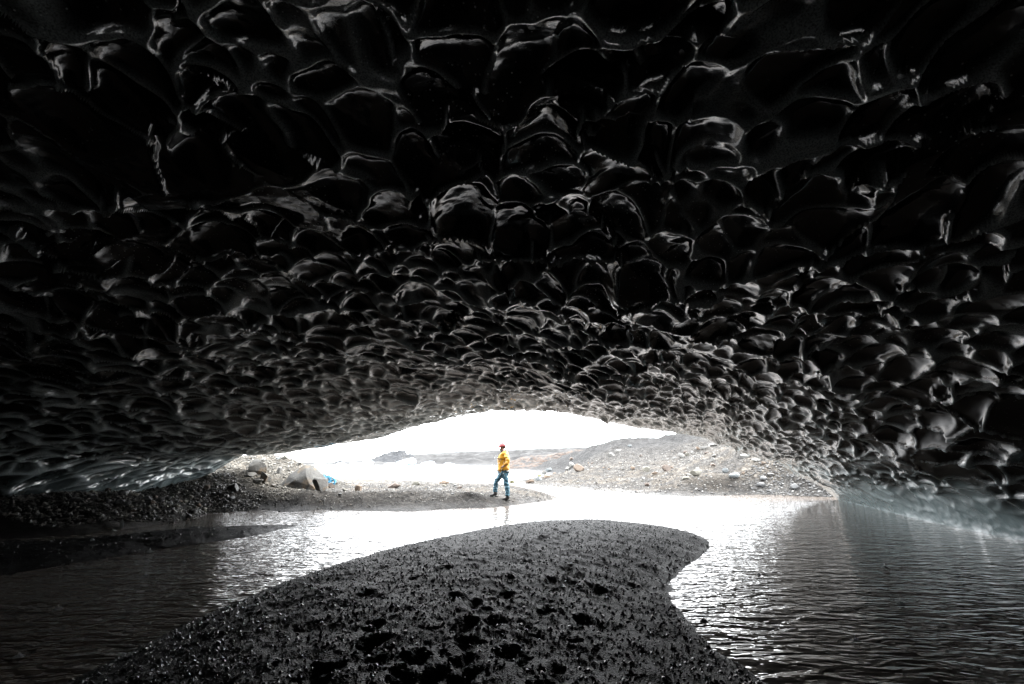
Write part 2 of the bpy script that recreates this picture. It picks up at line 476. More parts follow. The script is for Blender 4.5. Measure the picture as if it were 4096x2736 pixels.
# ------------------------------------------------------------------ ground sheet
def build_ground():
    r1 = np.exp(np.arange(math.log(1.3), math.log(75.0), 0.0095))
    r2 = np.exp(np.arange(math.log(78.0), math.log(4500.0), 0.055))
    r = np.concatenate([[0.02, 0.3, 0.7, 1.0], r1, r2])
    half = math.radians(56)
    a_front = np.linspace(-half, half, 640)
    a_back = np.linspace(half, 2 * math.pi - half, 90)[1:-1]
    a = np.concatenate([a_front, a_back])
    R, A = np.meshgrid(r, a, indexing='ij')
    X, Y = R * np.sin(A), R * np.cos(A)
    H = ground_h(X.ravel(), Y.ravel()).reshape(X.shape)
    # beyond the lagoon the sheet lies just above the water as the far shore
    far = sstep(395, 440, Y)
    H = H * (1 - far) + far * (1.5 + 2.0 * fbm(X * .01, Y * .01, 9, 3))
    V = np.stack([X, Y, H], -1).reshape(-1, 3)
    me = mesh_from("ground", V, grid_faces(len(r), len(a), wrap=True)[:, ::-1])
    x, y, h = V[:, 0], V[:, 1], V[:, 2]
    sA, sB = poly_sd(x, y, BAR), poly_sd(x, y, LBAR)
    col = np.empty((len(V), 4)); col[:, 3] = 1
    dry = np.array([0.0695, 0.06744, 0.06487]); pale = np.array([0.119, 0.1138, 0.1035]); black = np.array([0.002925, 0.003015, 0.003375])
    dark = np.array([0.01008, 0.00954, 0.00918]); blue = np.array([0.04128, 0.04207, 0.04325]); bed = np.array([0.018, 0.0156, 0.0132])
    def lay(c, w):
        w = np.clip(w, 0, 1)[:, None]
        col[:, :3] = col[:, :3] * (1 - w) + c * w
    col[:, :3] = dry
    lay(pale, sstep(-6.0, -7.5, x) * sstep(14.5, 16.5, y) * sstep(60, 50, y))
    lay(np.array([0.114, 0.102, 0.087]), sstep(.4, .6, fbm(x * .5, y * .5, 33, 3) + .5) * sstep(15, 17, y) * sstep(40, 30, y) * 0.5)
    lay(blue, sstep(38, 52, y) * 0.9)
    # damp band along the shores, and the wet silt under the drip line
    n = fbm(x * 1.3, y * 1.3, 21, 3)
    lay(dark, sstep(0.30, 0.06, h + 0.07 * n) * sstep(60, 40, y) * .42)
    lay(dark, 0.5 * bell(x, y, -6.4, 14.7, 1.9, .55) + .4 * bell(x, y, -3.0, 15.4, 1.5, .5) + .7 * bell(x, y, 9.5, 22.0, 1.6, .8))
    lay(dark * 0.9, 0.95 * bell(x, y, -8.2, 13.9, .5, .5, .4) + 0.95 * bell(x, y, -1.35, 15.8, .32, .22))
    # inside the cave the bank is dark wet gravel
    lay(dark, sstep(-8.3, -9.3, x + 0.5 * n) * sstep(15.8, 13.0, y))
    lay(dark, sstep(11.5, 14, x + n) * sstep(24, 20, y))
    lay(black, np.maximum(sstep(-.4, -0.1, sA), sstep(-.4, -.1, sB)))
    lay(black, sstep(6, 3, y))
    lay(bed, sstep(-0.01, -0.06, h) * sstep(90, 60, np.abs(y)))
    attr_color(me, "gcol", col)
    wet = np.clip(np.maximum(sstep(0.25, 0.0, h + .05 * n), np.maximum(sstep(-.4, 0, sA), sstep(-.4, 0, sB)) * .78), 0, 1)
    wet = np.maximum(wet, sstep(14.8, 13.0, y) * .7)
    at = me.attributes.new("gwet", 'FLOAT', 'POINT'); at.data.foreach_set("value", wet.astype(np.float32))
    return link("ground", me, GROUND, kind="structure")

build_ground()

# ------------------------------------------------------------------ water
def sheet(name, x0, x1, y0, y1, z, mat, nx=2, ny=2):
    xs, ys = np.linspace(x0, x1, nx), np.linspace(y0, y1, ny)
    X, Y = np.meshgrid(xs, ys)
    V = np.stack([X, Y, np.full_like(X, z)], -1).reshape(-1, 3)
    return link(name, mesh_from(name, V, grid_faces(ny, nx)), mat, kind="structure")
sheet("river", -30, 40, -12, 36, 0.0, RIVER)
sheet("lagoon", -900, 900, 36.0, 460, 0.0, LAGOON)

# ------------------------------------------------------------------ the ice cave
LIP = [(200, 480, 15.6), (222, 468, 16.0), (236, 459, 16.3), (246, 454, 16.5), (279, 454, 16.4), (323, 447, 16.1), (349, 443, 15.9), (380, 438, 15.6), (406, 430, 15.3), (428, 424, 14.9), (458, 417, 14.5),
       (493, 411, 14.1), (524, 410, 14.0), (563, 412, 14.0), (598, 420, 14.2), (628, 427, 14.6), (668, 432, 15.3), (698, 436, 16.0), (720, 443, 16.5),
       (750, 456, 17.1), (777, 462, 17.6), (798, 476, 17.9), (820, 486, 18.1), (838, 500, 18.2)]
LIPW = np.array([at_d(*p) for p in LIP])
# sections from the back of the cave to the mouth: y, left foot x and z, right foot x, height of the roof
SEC = np.array([(-9.5, -6.0, 0.0, 5.0, 1.2), (-7.5, -9.5, 0.1, 7.5, 2.8), (-4.0, -11.5, .2, 8.8, 3.6), (0.0, -12.3, .3, 9.2, 3.85), (4.0, -12.4, .35, 9.0, 3.8),
                (8.0, -12.0, .40, 9.1, 3.6), (11.5, -11.1, .42, 10.1, 3.35), (14.0, -10.6, .45, 11.1, 3.1), (17.4, -10.2, .75, 12.35, 2.95)])

def catmull(tab, s):
    n = len(tab) - 1
    f = np.clip(s, 0, 1) * n
    i = np.clip(np.floor(f).astype(int), 0, n - 1); t = (f - i)[..., None]
    p0, p1, p2, p3 = tab[np.maximum(i - 1, 0)], tab[i], tab[i + 1], tab[np.minimum(i + 2, n)]
    return 0.5 * ((2 * p1) + (p2 - p0) * t + (2 * p0 - 5 * p1 + 4 * p2 - p3) * t ** 2 + (3 * p1 - p0 - 3 * p2 + p3) * t ** 3)

def cave_base(u, s):
    """smooth roof surface; u 0..1 left foot to right foot, s 0..1 back to mouth"""
    sec = catmull(SEC, s)
    ys, xl, zl, xr, H = (sec[..., i] for i in range(5))
    t = -np.cos(np.pi * u)
    e = 0.5 * (t + 1)
    x = xl + (xr - xl) * e
    zb = zl * (1 - e)
    z = zb + (H - zb) * np.maximum(0, 1 - np.abs(t) ** 2.3) ** 0.55
    y = ys + 0 * u
    lx = xl + (xr - xl) * e
    lipx = LIPW[0, 0] + (LIPW[-1, 0] - LIPW[0, 0]) * e
    ly, lz = np.interp(lipx, LIPW[:, 0], LIPW[:, 1]), np.interp(lipx, LIPW[:, 0], LIPW[:, 2])
    end = SEC[-1]
    zb1 = end[2] * (1 - e)
    z1 = zb1 + (end[4] - zb1) * np.maximum(0, 1 - np.abs(t) ** 2.3) ** 0.55
    w = sstep(0.35, 1.0, s)
    return np.stack([x + w * (lipx - (end[1] + (end[3] - end[1]) * e)), y + w * (ly - end[0]), z + w * (lz - z1)], -1)

def scallops(U, V, near):
    """height of the melt scallops: smooth cups that meet in rounded ridges (value grows into the cave)"""
    g = 0.25
    wx = 0.13 * fbm(U * 1.2, V * 1.2, 101, 2) + 0.020 * fbm(U * 4.0, V * 4.0, 111, 2); wy = 0.13 * fbm(U * 1.2, V * 1.2, 131, 2) + 0.020 * fbm(U * 4.0, V * 4.0, 141, 2)
    p, q = (U + wx) / g, (V + wy) / (g * 1.15)
    ip, iq = np.floor(p), np.floor(q)
    lump = np.clip(1.0 + 1.2 * fbm(U * .45, V * .45, 151, 2), 0.2, 1.5)      # patches of small and of large cups
    D = []
    for dx in range(-2, 3):
        for dy in range(-2, 3):
            cx, cy = ip + dx, iq + dy
            keep = hash2(cx, cy, 11) > (0.20 + 0.36 * near) * lump
            dxp = p - cx - hash2(cx, cy, 12); dyq = q - cy - hash2(cx, cy, 13)
            d2 = dxp * dxp + dyq * dyq + 1.1 * (hash2(cx, cy, 14) - 0.5)
            D.append(np.where(keep, d2, 50.0).astype(np.float32))
    D = np.array(D)
    D1 = D.min(0)
    K = 7.0
    acc = np.zeros_like(D1); fin = np.zeros_like(D1)
    w = (0.25 - 0.01 * near).astype(np.float32)            # half width of the sharp ridges
    for d in D:
        e = d - D1
        acc += np.exp(-K * e)
        fin += np.exp(-np.sqrt(e * e + (0.35 * w) ** 2) / w)
    fin -= np.exp(-0.35)
    return D1 - np.log(acc) / K, np.clip(fin / np.exp(-0.35), 0, 1.5)

def build_cave():
    NR, NC = 860, 940
    # rows spread so that each covers a like angle as seen from the middle of the floor
    sf = np.linspace(0, 1, 3000)
    mid = cave_base(np.full_like(sf, 0.52), sf)
    dist = np.linalg.norm(mid - np.array([0, 0.4, CAMZ]), axis=1)
    dens = np.where(mid[:, 1] < -0.5, 0.25, 1.0)
    seg = np.linalg.norm(np.diff(mid, axis=0), axis=1) / np.maximum(dist[1:], 2.0) * dens[1:]
    c = np.concatenate([[0], np.cumsum(seg)]); c /= c[-1]
    S = np.interp(np.linspace(0, 1, NR), c, sf)
    path = np.concatenate([[0], np.cumsum(np.linalg.norm(np.diff(mid, axis=0), axis=1))])
    Vc = np.interp(S, sf, path)
    uf = np.linspace(0.0, 1.0, 1600)
    Ug = np.empty((NR, NC)); Ul = np.empty((NR, NC))
    for i, s in enumerate(S):
        P = cave_base(uf, np.full_like(uf, s))
        dl = np.linalg.norm(np.diff(P, axis=0), axis=1)
        L = np.concatenate([[0], np.cumsum(dl)])
        dd = np.maximum(np.linalg.norm(P - np.array([0, 0.0, CAMZ]), axis=1), 1.8)[1:]
        ang = np.abs(np.arctan2(P[1:, 0], np.maximum(P[1:, 1], .01)))
        wgt = 1.0 - 0.6 * sstep(math.radians(62), math.radians(76), ang)
        cc = np.concatenate([[0], np.cumsum(dl / dd * wgt)]); cc /= cc[-1]
        Ug[i] = np.interp(np.linspace(0, 1, NC), cc, uf)
        l0 = np.interp(0.5, uf, L)
        Ul[i] = np.interp(Ug[i], uf, L) - l0
    Sg = np.repeat(S[:, None], NC, 1)
    P = cave_base(Ug, Sg)
    e = 1e-3
    du = cave_base(np.clip(Ug + e, 0, 1), Sg) - cave_base(np.clip(Ug - e, 0, 1), Sg)
    ds = cave_base(Ug, np.clip(Sg + e, 0, 1)) - cave_base(Ug, np.clip(Sg - e, 0, 1))
    N = np.cross(ds, du); N /= np.linalg.norm(N, axis=-1, keepdims=True) + 1e-12
    inward = np.array([0, 4.0, 0.5]) - P
    N *= np.sign((N * inward).sum(-1, keepdims=True))
    Vg = np.repeat(Vc[:, None], NC, 1)
    vtot = path[-1]
    near = sstep(vtot - 1.5, vtot - 11.5, Vg)
    cups, rim_ice = scallops(Ul, Vg, near)
    toe = sstep(0, .9, P[..., 2] - 0.05)                    # the foot of the wall is smoother
    right_toe = np.where(P[..., 0] > 5, 0.22 + 0.78 * sstep(0.25, 1.2, P[..., 2]), 1.0)
    vary = np.clip(1.0 + 0.6 * fbm(Ul * .55, Vg * .55, 261, 2), 0.5, 1.5)
    cu = np.maximum(cups, 0)
    finv = np.clip(0.90 + 1.3 * fbm(Ul * 1.4, Vg * 1.4, 291, 2), 0.15, 1.7)
    h = vary * (0.048 + 0.042 * near) * np.minimum(cups, 1.6) + (0.038 + 0.010 * near) * finv * rim_ice - 0.02
    big = 0.16 * fbm(Ul * .28, Vg * .28, 201, 3) + 0.05 * fbm(Ul * .9, Vg * .9, 221, 2)
    edge = sstep(vtot, vtot - 1.0, Vg)
    fine = 0.008 * fbm(Ul * 5, Vg * 5, 241, 3)
    disp = right_toe * (h - 0.03) + big * (0.25 + 0.75 * edge) * toe + fine
    P = P + N * disp[..., None] * (0.34 + 0.66 * edge)[..., None]
    # skirt at both feet goes down under ground and water
    lo = P[:, :1].copy(); lo[..., 2] = np.minimum(lo[..., 2], 0) - 1.0; lo[..., 0] -= .15
    hi = P[:, -1:].copy(); hi[..., 2] = np.minimum(hi[..., 2], 0) - 1.0; hi[..., 0] += .15
    P = np.concatenate([lo, P, hi], 1)
    nc = NC + 2
    # the glacier above: from the lip up and back over the cave
    lip = P[-1]
    kk = np.array([0.05, 0.25, 0.7, 1.5, 3.0, 5.0, 8.0, 12.0, 18.0, 30.0])
    out = []
    jit = fbm(lip[:, 0] * 1.2, lip[:, 1] * 1.2, 301, 3)
    for q in kk:
        o = lip.copy()
        o[:, 1] += -0.55 * q + 0.10 * min(q, .4) / .4 * jit
        o[:, 2] += 0.70 * q ** 0.72 * (1 + .1 * jit) + 0.02
        o[:, 0] += np.sign(o[:, 0]) * 0.25 * q
        out.append(o)
    V = np.concatenate([P.reshape(-1, 3), np.array(out).reshape(-1, 3)], 0)
    F = grid_faces(NR + len(kk), nc)
    me = mesh_from("ice_cave", V, F)
    x, y, z = V[:, 0], V[:, 1], V[:, 2]
    n = fbm(x * .8 + z, y * .8, 401, 4)
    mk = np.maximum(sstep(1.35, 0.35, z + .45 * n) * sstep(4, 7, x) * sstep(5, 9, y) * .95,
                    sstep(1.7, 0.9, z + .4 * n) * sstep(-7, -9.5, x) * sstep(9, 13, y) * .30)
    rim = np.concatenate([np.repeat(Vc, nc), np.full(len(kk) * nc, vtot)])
    mk = np.maximum(mk, sstep(vtot - 4.5, vtot + .3, rim + 1.3 * n) * .55)  # glow around the mouth, put into the ice colour as a paler rim
    at = me.attributes.new("milky_and_glow", 'FLOAT', 'POINT'); at.data.foreach_set("value", mk.astype(np.float32))
    sl = sstep(-.05, .75, fbm(x * .45 + z * .2, y * .45, 421, 5))
    at = me.attributes.new("silt", 'FLOAT', 'POINT'); at.data.foreach_set("value", sl.astype(np.float32))
    rg = np.zeros((NR + len(kk), nc)); rg[:NR, 1:-1] = np.clip(rim_ice, 0, 1) ** (1.8 + 0.8 * near) * np.clip(0.35 + 0.65 * finv, 0, 1) * (1 - 0.65 * near) * sstep(.3, 1.5, P[:, 1:-1, 2]) * 1.0  # granular ridges plus painted ridge highlights, fading away from the mouth
    at = me.attributes.new("frost_and_highlight", 'FLOAT', 'POINT'); at.data.foreach_set("value", rg.ravel().astype(np.float32))
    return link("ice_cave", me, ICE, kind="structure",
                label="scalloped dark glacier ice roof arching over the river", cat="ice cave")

build_cave()

# ------------------------------------------------------------------ far hills, outcrop
def profile_ridge(name, prof, d_ridge, d_front, d_back, cols, mat, rough, seed, **kw):
    """a ridge standing at its own distance whose crest follows measured heights"""
    az = np.array([ray(a, b)[0] for a, b in prof]); el = np.array([ray(a, b)[2] for a, b in prof])
    A = np.linspace(az[0], az[-1], cols)
    crest = np.maximum(CAMZ + np.interp(A, az, el) * d_ridge, 0.0)
    xr = A * d_ridge
    dd = np.concatenate([np.linspace(d_front, d_ridge, 26), np.linspace(d_ridge, d_back, 9)[1:]])
    V = []
    for d in dd:
        k = (d - d_front) / (d_ridge - d_front) if d <= d_ridge else 1 - (d - d_ridge) / (d_back - d_ridge)
        sh = max(k, 0) ** (0.75 if d <= d_ridge else 1.4)
        z = -0.6 + (crest + 0.6) * sh
        sc = 8.0 / (d_ridge - d_front)
        n = fbm(xr * sc * .5 + d * sc * .35, np.full_like(xr, d * sc), seed, 5) 
        z = z + rough * n * min(1.0, 6 * k * (1 - k) if d <= d_ridge else .4) * np.clip(crest / crest.max(), .15, 1)
        V.append(np.stack([xr, np.full_like(xr, d), z], -1))
    me = mesh_from(name, np.array(V).reshape(-1, 3), grid_faces(len(dd), cols), True)
    return link(name, me, mat, **kw)

def mat_hill(name, c1, c2, scale):
    k = NT(name)
    n = k.noise(1.0, 7, 0.68, k.mapping((scale, scale, scale * 5)))
    k.set('Base Color', k.mix(k.ramp(n, [(0.36, 0.0), (0.66, 1.0)]), c1, c2)); k.set('Roughness', 0.95)
    k.set('Normal', k.bump(n, 0.7, 1.5 / scale * 0.1))
    return k.m
HILL = mat_hill("far_moraine", (0.01897, 0.01897, 0.01958), (0.03213, 0.03182, 0.03152), 0.05)
CRAG = mat_hill("far_crag_rock", (0.01575, 0.0171, 0.0198), (0.03825, 0.0396, 0.0423), 0.12)
profile_ridge("far_hills", [(60, 466), (230, 466), (320, 465), (345, 461.5), (369, 459.5), (384, 458), (400, 456.5), (413, 454.5), (428, 453.5), (458, 451.5), (488, 450.5), (525, 449), (558, 447.8),
              (580, 447), (640, 445), (760, 444), (960, 440)], 470, 405, 620, 420, HILL, 5.0, 501, kind="structure")
profile_ridge("far_crag", [(352, 463.5), (366, 460.5), (374, 458.2), (381, 455.2), (386, 453.6), (391, 451.8), (396, 451.0), (399, 451.3), (402, 450.2), (405.5, 449.6), (406.6, 453.6), (408, 454.2),
              (411, 453.6), (414, 455), (419, 457)], 452, 418, 475, 130, CRAG, 3.4, 511, kind="structure")
profile_ridge("far_headland", [(328, 465.6), (334, 462.5), (339, 460.3), (344, 461.2), (350, 462.4), (357, 464.5)], 438, 425, 450, 50, CRAG, 1.2, 521, kind="structure")

def mat_outcrop():
    k = NT("rusty_banded_rock")
    v = k.mapping((0.35, 0.35, 1.6), (0, math.radians(32), 0))
    n = k.noise(1.6, 6, 0.65, v)
    c = k.ramp(n, [(0.36, (0.01575, 0.0162, 0.0171)), (0.46, (0.03825, 0.03735, 0.036)), (0.54, (0.06075, 0.0369, 0.02475)), (0.60, (0.0675, 0.0576, 0.0504)), (0.68, (0.027, 0.02745, 0.0288))])
    k.set('Base Color', c); k.set('Roughness', 0.9)
    k.set('Normal', k.bump(n, 0.9, 0.5))
    return k.m
OUT = mat_outcrop()
profile_ridge("rock_outcrop", [(505.5, 466.5), (508, 461.5), (513, 460.5), (520, 457.5), (526, 456.5), (532, 455.4), (545, 455.0), (556, 453.2), (566, 452.0), (574, 449.5), (582, 450), (592, 452), (604, 460)],
              112, 100, 124, 120, OUT, 1.1, 531, label="rust-streaked grey rock outcrop beyond the lagoon water behind the standing person", cat="rock outcrop")

# ------------------------------------------------------------------ stones
def rock_mesh(name, seed, dims, cuts=9, sub=3, rough=0.10, flat=False):
    rng = np.random.RandomState(seed)
    bm = bmesh.new()
    bmesh.ops.create_icosphere(bm, subdivisions=sub, radius=1.0)
    bm.verts.ensure_lookup_table()
    V = np.array([v.co[:] for v in bm.verts])
    F = np.array([[v.index for v in f.verts] for f in bm.faces])
    bm.free()
    for _ in range(cuts):
        n = rng.normal(size=3); n /= np.linalg.norm(n)
        lim = rng.uniform(0.42, 0.74) if cuts > 6 else rng.uniform(0.6, 0.85)
        over = np.maximum(V @ n - lim, 0)
        V = V - over[:, None] * n * 0.97
    for f, a in ((1.7, 1.0), (3.7, .5), (7.9, .25)):
        ph = rng.uniform(0, 6.28, 6)
        w = np.sin(V[:, 0] * f + ph[0] + 1.3 * np.sin(V[:, 1] * f + ph[1])) * np.sin(V[:, 1] * f * 1.1 + ph[2]) + np.sin(V[:, 2] * f * 1.2 + ph[3] + V[:, 0])
        V = V * (1 + rough * a * 0.5 * w)[:, None]
    lo, hi = V.min(0), V.max(0)
    V = (V - (lo + hi) / 2) / (hi - lo) * np.array(dims)
    V[:, 2] += dims[2] * 0.5 - dims[2] * 0.14           # base a little in the ground
    me = mesh_from(name, V, F, not flat)
    me.set_sharp_from_angle(angle=math.radians(26))
    return me

def place_rock(name, label, cat, px, py, w, h, mat, seed, yaw=0.0, depth=0.8, cuts=9, rough=0.10, sub=3, group=None, sink=0.0, d=None):
    p = ground_hit(px, py) if d is None else at_d(px, py, d)
    f = p[1] * CT + (p[2] - CAMZ) * ST
    W, H = w * f / FPX, h * f / FPX * 1.12
    me = rock_mesh(name, seed, (W, W * depth, H), cuts, sub, rough)
    o = link(name, me, ROCKMAT[mat], label=label, cat=cat, group=group)
    zc = p[2] if d is not None else gz(p[0], p[1] + W * depth * .3) * .5 + p[2] * .5
    o.location = (p[0], p[1] + W * depth * 0.30, zc - 0.06 * H - sink)
    o.rotation_euler = (0, 0, yaw)
    return o

R = place_rock
def hull_rock(name, pts, dims, seed):
    """angular boulder from a few measured corners, faces broken up a little"""
    bm = bmesh.new()
    for p in pts: bm.verts.new((p[0] * dims[0], p[1] * dims[1], p[2] * dims[2]))
    r = bmesh.ops.convex_hull(bm, input=bm.verts)
    loose_v = [v for v in bm.verts if not v.link_faces]
    for v in loose_v: bm.verts.remove(v)
    bmesh.ops.triangulate(bm, faces=bm.faces)
    bmesh.ops.subdivide_edges(bm, edges=bm.edges, cuts=4, use_grid_fill=True)
    bm.normal_update()
    for v in bm.verts:
        c = v.co * (3.0 / dims[0])
        n = float(fbm(np.array([c.x * 1.7 + c.y]), np.array([c.z * 2.2 - c.y * .6]), seed, 3)[0])
        v.co += v.normal * n * 0.014 * dims[0]
    me = bpy.data.meshes.new(name); bm.to_mesh(me); bm.free()
    me.polygons.foreach_set("use_smooth", np.ones(len(me.polygons), bool))
    me.set_sharp_from_angle(angle=math.radians(24))
    return me
_p = at_d(299, 492.0, 16.2)
_f = 16.2 * CT
_o = link("boulder", hull_rock("boulder", [(-.50, -.10, -.1), (-.47, -.22, .30), (-.36, -.12, .66), (-.22, .10, .84), (-.06, .0, 1.0), (.10, .05, .96), (.05, -.28, .62), (-.20, -.36, .40), (.26, .05, .74), (.42, .05, .46), (.50, .0, .16),
        (.46, -.2, -.1), (.15, -.44, -.1), (.20, -.40, .30), (-.30, -.42, -.1), (-.34, -.38, .22), (.4, .4, -.1), (-.4, .4, -.1), (-.3, .4, .5), (.2, .4, .6)],
        (45 * _f / FPX, 1.25, 27 * _f / FPX), 77), M_GREY, label="largest pale grey boulder sitting at the foot of the left gravel mound", cat="boulder")
_o.location = (_p[0], _p[1] + .55, _p[2] - .03)
R("boulder", "angular pale block leaning on the right end of the largest boulder", "boulder", 318.5, 491.5, 17, 15, 'grey', 17, 0.8, .8, 14, .08, d=15.9)
R("boulder", "grey boulder with an orange stain high on the left gravel mound", "boulder", 252.5, 475, 19, 16, 'grey', 33, 0.9, .8, 16, .07)
R("boulder", "grey block with a white edge below the orange-stained boulder", "boulder", 264, 482, 15, 10.5, 'grey', 31, -.4, .8, 12, .08)
R("boulder", "flat white slab lying left of the block with the white edge", "boulder", 249, 477.5, 10, 5, 'pale', 37, .2, .7, 10, .06)
R("boulder", "second flat white slab lower on the left mound slope", "boulder", 257, 484, 10, 5, 'pale', 41, -.2, .7, 10, .06)
R("boulder", "slim upright white stone between the two big grey boulders", "boulder", 278, 474, 4.5, 7.5, 'pale', 43, .0, .8, 9, .05)
R("boulder", "dark wet boulder at the left foot of the gravel mound", "boulder", 231, 491.5, 12, 7.5, 'dark', 47, .2, .7, 9, .1)
R("boulder", "small pale stone near the crest of the left mound under the ice edge", "boulder", 262, 461.5, 5, 3.6, 'pale', 49, .2, .8, 9, .05)
R("boulder", "white stone on the right shoulder of the left mound", "boulder", 290, 464, 5.5, 3.6, 'pale', 51, .5, .8, 9, .05)
R("boulder", "rounded blue-grey stone near the crest of the left mound", "boulder", 277, 459.5, 4.5, 2.8, 'blue', 53, .2, .8, 7, .05)
R("boulder", "tan stone in front of the bright blue rope heap", "boulder", 330, 488, 8, 5.6, 'brown', 57, .2, .8, 9, .08)
R("boulder", "brown and tan stone standing on the gravel spit right of the rope heap", "boulder", 357, 491, 8, 6.5, 'tan', 59, .4, .8, 9, .1)
R("boulder", "dark triangular boulder in the middle of the gravel spit", "boulder", 393.5, 488.5, 13.5, 6, 'brown', 61, .1, .7, 10, .08)
R("boulder", "long flat reddish stone at the lagoon edge of the spit", "boulder", 444, 484.5, 11, 4.2, 'tan', 67, -.05, .5, 8, .06)
R("boulder", "rounded pale cobble left of the brown and tan stone", "boulder", 344, 491.5, 4.5, 3, 'olive', 69, 0, .8, 5, .05)
R("boulder", "black angular stone on the front of the spit", "boulder", 339.5, 496, 3.6, 3, 'dark', 71, 0, .8, 9, .08)
R("boulder", "low pale boulder on the spit between dark triangular boulder and reddish stone", "boulder", 415.5, 485.5, 8, 4, 'olive', 73, .2, .7, 8, .1)
R("boulder", "small mossy yellow stone behind the person on the channel shore", "boulder", 512, 482.8, 5, 3, 'yellow', 89, 0, .8, 7, .08)
# right bank
R("boulder", "large orange-tan boulder on the right gravel bank", "boulder", 580, 471.5, 12.5, 8.2, 'tan', 97, .2, .85, 11, .06)
R("boulder", "white boulder just left of the orange-tan boulder", "boulder", 572, 468, 7.5, 6, 'pale', 101, .7, .8, 11, .06)
R("boulder", "small white block below the white boulder", "boulder", 567.5, 470.5, 5, 4, 'pale', 103, .2, .8, 11, .05)
R("boulder", "brown stone on the slope above the white boulder", "boulder", 572, 460, 5, 3.2, 'brown', 107, .3, .8, 9, .06)
R("boulder", "olive-white stone left of the dark brown pyramid stone", "boulder", 647, 471.5, 7, 5.6, 'olive', 109, .2, .8, 10, .06)
R("boulder", "dark brown pyramid-shaped stone on the right gravel bank", "boulder", 667.5, 471.3, 9, 6.6, 'brown', 113, .3, .85, 11, .07)
R("boulder", "flat reddish stone below the olive-white stone", "boulder", 655, 474.5, 6.5, 3.2, 'tan', 127, -.2, .7, 9, .06)
R("boulder", "broad pale tan boulder in the middle of the right gravel bank", "boulder", 697.5, 476, 12, 7.4, 'olive', 131, .2, .8, 10, .08)
R("boulder", "low tan stone below the broad pale tan boulder", "boulder", 686.5, 480, 7.5, 3.2, 'olive', 137, .0, .7, 9, .06)
R("boulder", "brown angular stone alone on the lower right bank", "boulder", 647, 486.5, 5.5, 4, 'brown', 139, .5, .8, 9, .08)
R("boulder", "pale blue rounded stone on the upper right bank", "boulder", 726.5, 473, 6.8, 4.6, 'blue', 149, .2, .8, 5, .05)
R("boulder", "large flat blue-grey stone on the right bank", "boulder", 736, 479, 11.5, 6, 'blue', 151, .1, .75, 8, .06)
R("boulder", "small cream stone touching the large flat blue-grey stone", "boulder", 744, 475, 3.6, 3, 'tan', 157, .1, .8, 9, .05)
R("boulder", "white angular stone on the right hillside", "boulder", 713, 461.5, 6, 4.6, 'pale', 163, .3, .8, 11, .05)
R("boulder", "wide pale block under the edge of the ice on the right slope", "boulder", 746, 458, 11, 5, 'pale', 167, .3, .8, 11, .05)
R("boulder", "low white block beside the wide pale block under the ice edge", "boulder", 757, 461, 8, 3.4, 'pale', 169, .2, .8, 11, .05)
R("boulder", "orange stone on the slope under the ice edge", "boulder", 764, 464.5, 4.2, 3, 'tan', 173, .3, .8, 9, .05)
R("boulder", "wet grey round boulder on the frosted right shore, front one of three", "boulder", 762, 488, 8, 5.2, 'wetgrey', 179, .2, .8, 5, .05)
R("boulder", "wet grey round boulder behind the front one on the right shore", "boulder", 765, 481.5, 7.6, 4.8, 'wetgrey', 181, .3, .8, 5, .05)
R("boulder", "dark brown round boulder touching the wet grey one at right shore", "boulder", 772, 478.5, 7.2, 4, 'dark', 191, .2, .8, 6, .06)
R("boulder", "dark boulder near the foot of the right ice edge", "boulder", 797, 489.5, 9, 6, 'wetgrey', 193, .2, .8, 6, .07)
R("boulder", "long reddish slab at the tip of the right bank", "boulder", 530.5, 483, 10.5, 4, 'tan', 197, -.3, .5, 8, .05)
R("boulder", "blue-grey stone beside the long reddish slab", "boulder", 539, 480.6, 6.5, 4.2, 'blue', 199, .2, .8, 9, .06)
R("boulder", "mossy yellow-green stone above the blue-grey stone at the inlet", "boulder", 539.5, 476.5, 5, 3, 'yellow', 211, .2, .8, 7, .06)
R("boulder", "pink stone at the inlet shore of the right bank", "boulder", 547.5, 477.5, 6.5, 3, 'tan', 223, .1, .7, 7, .06)
R("boulder", "pale grey boulder topping the stone pile by the inlet", "boulder", 549, 472, 7, 5, 'blue', 227, .2, .8, 9, .06)
R("boulder", "grey boulder at the base of the stone pile by the inlet", "boulder", 544.5, 474.5, 6, 4.5, 'grey', 229, .6, .8, 9, .06)
# the pale band of blocks across the right hillside
k_ = 0
for lab, px, py, w, h, m in [("cream block at the left end of the pale rock band on the hillside", 682, 458.5, 7, 5, 'pale'), ("tan block leaning in the pale rock band", 687.5, 456, 6, 3.8, 'olive'),
        ("small brown block on top of the pale rock band", 686, 453.5, 5, 2.6, 'brown'), ("white block in the middle of the pale rock band", 693, 454, 4.5, 3, 'pale'),
        ("tan pointed block higher in the pale rock band", 698, 450.5, 4.5, 3.4, 'tan'), ("white slab near the upper end of the pale rock band", 705, 449.5, 8, 3.4, 'pale'),
        ("long white slab at the upper end of the rock band touching the ice edge", 714, 446.5, 12, 3.4, 'pale'), ("white stone apart on the hillside left of the pale band", 674, 460, 3.6, 2.6, 'pale'),
        ("dark stone on the hillside above the bank", 641, 457, 4.6, 2.4, 'brown'), ("white slanting slab on the far right hillside", 612, 457, 8.5, 4, 'pale'),
        ("pale slab above the slanting white slab", 619, 452.5, 6, 3, 'pale'), ("second pale slab high on the hillside", 630, 447, 5, 2.6, 'blue')]:
    k_ += 1
    R("boulder", lab, "boulder", px, py, w, h, m, 300 + k_ * 7, .35, .6, 11, .05)
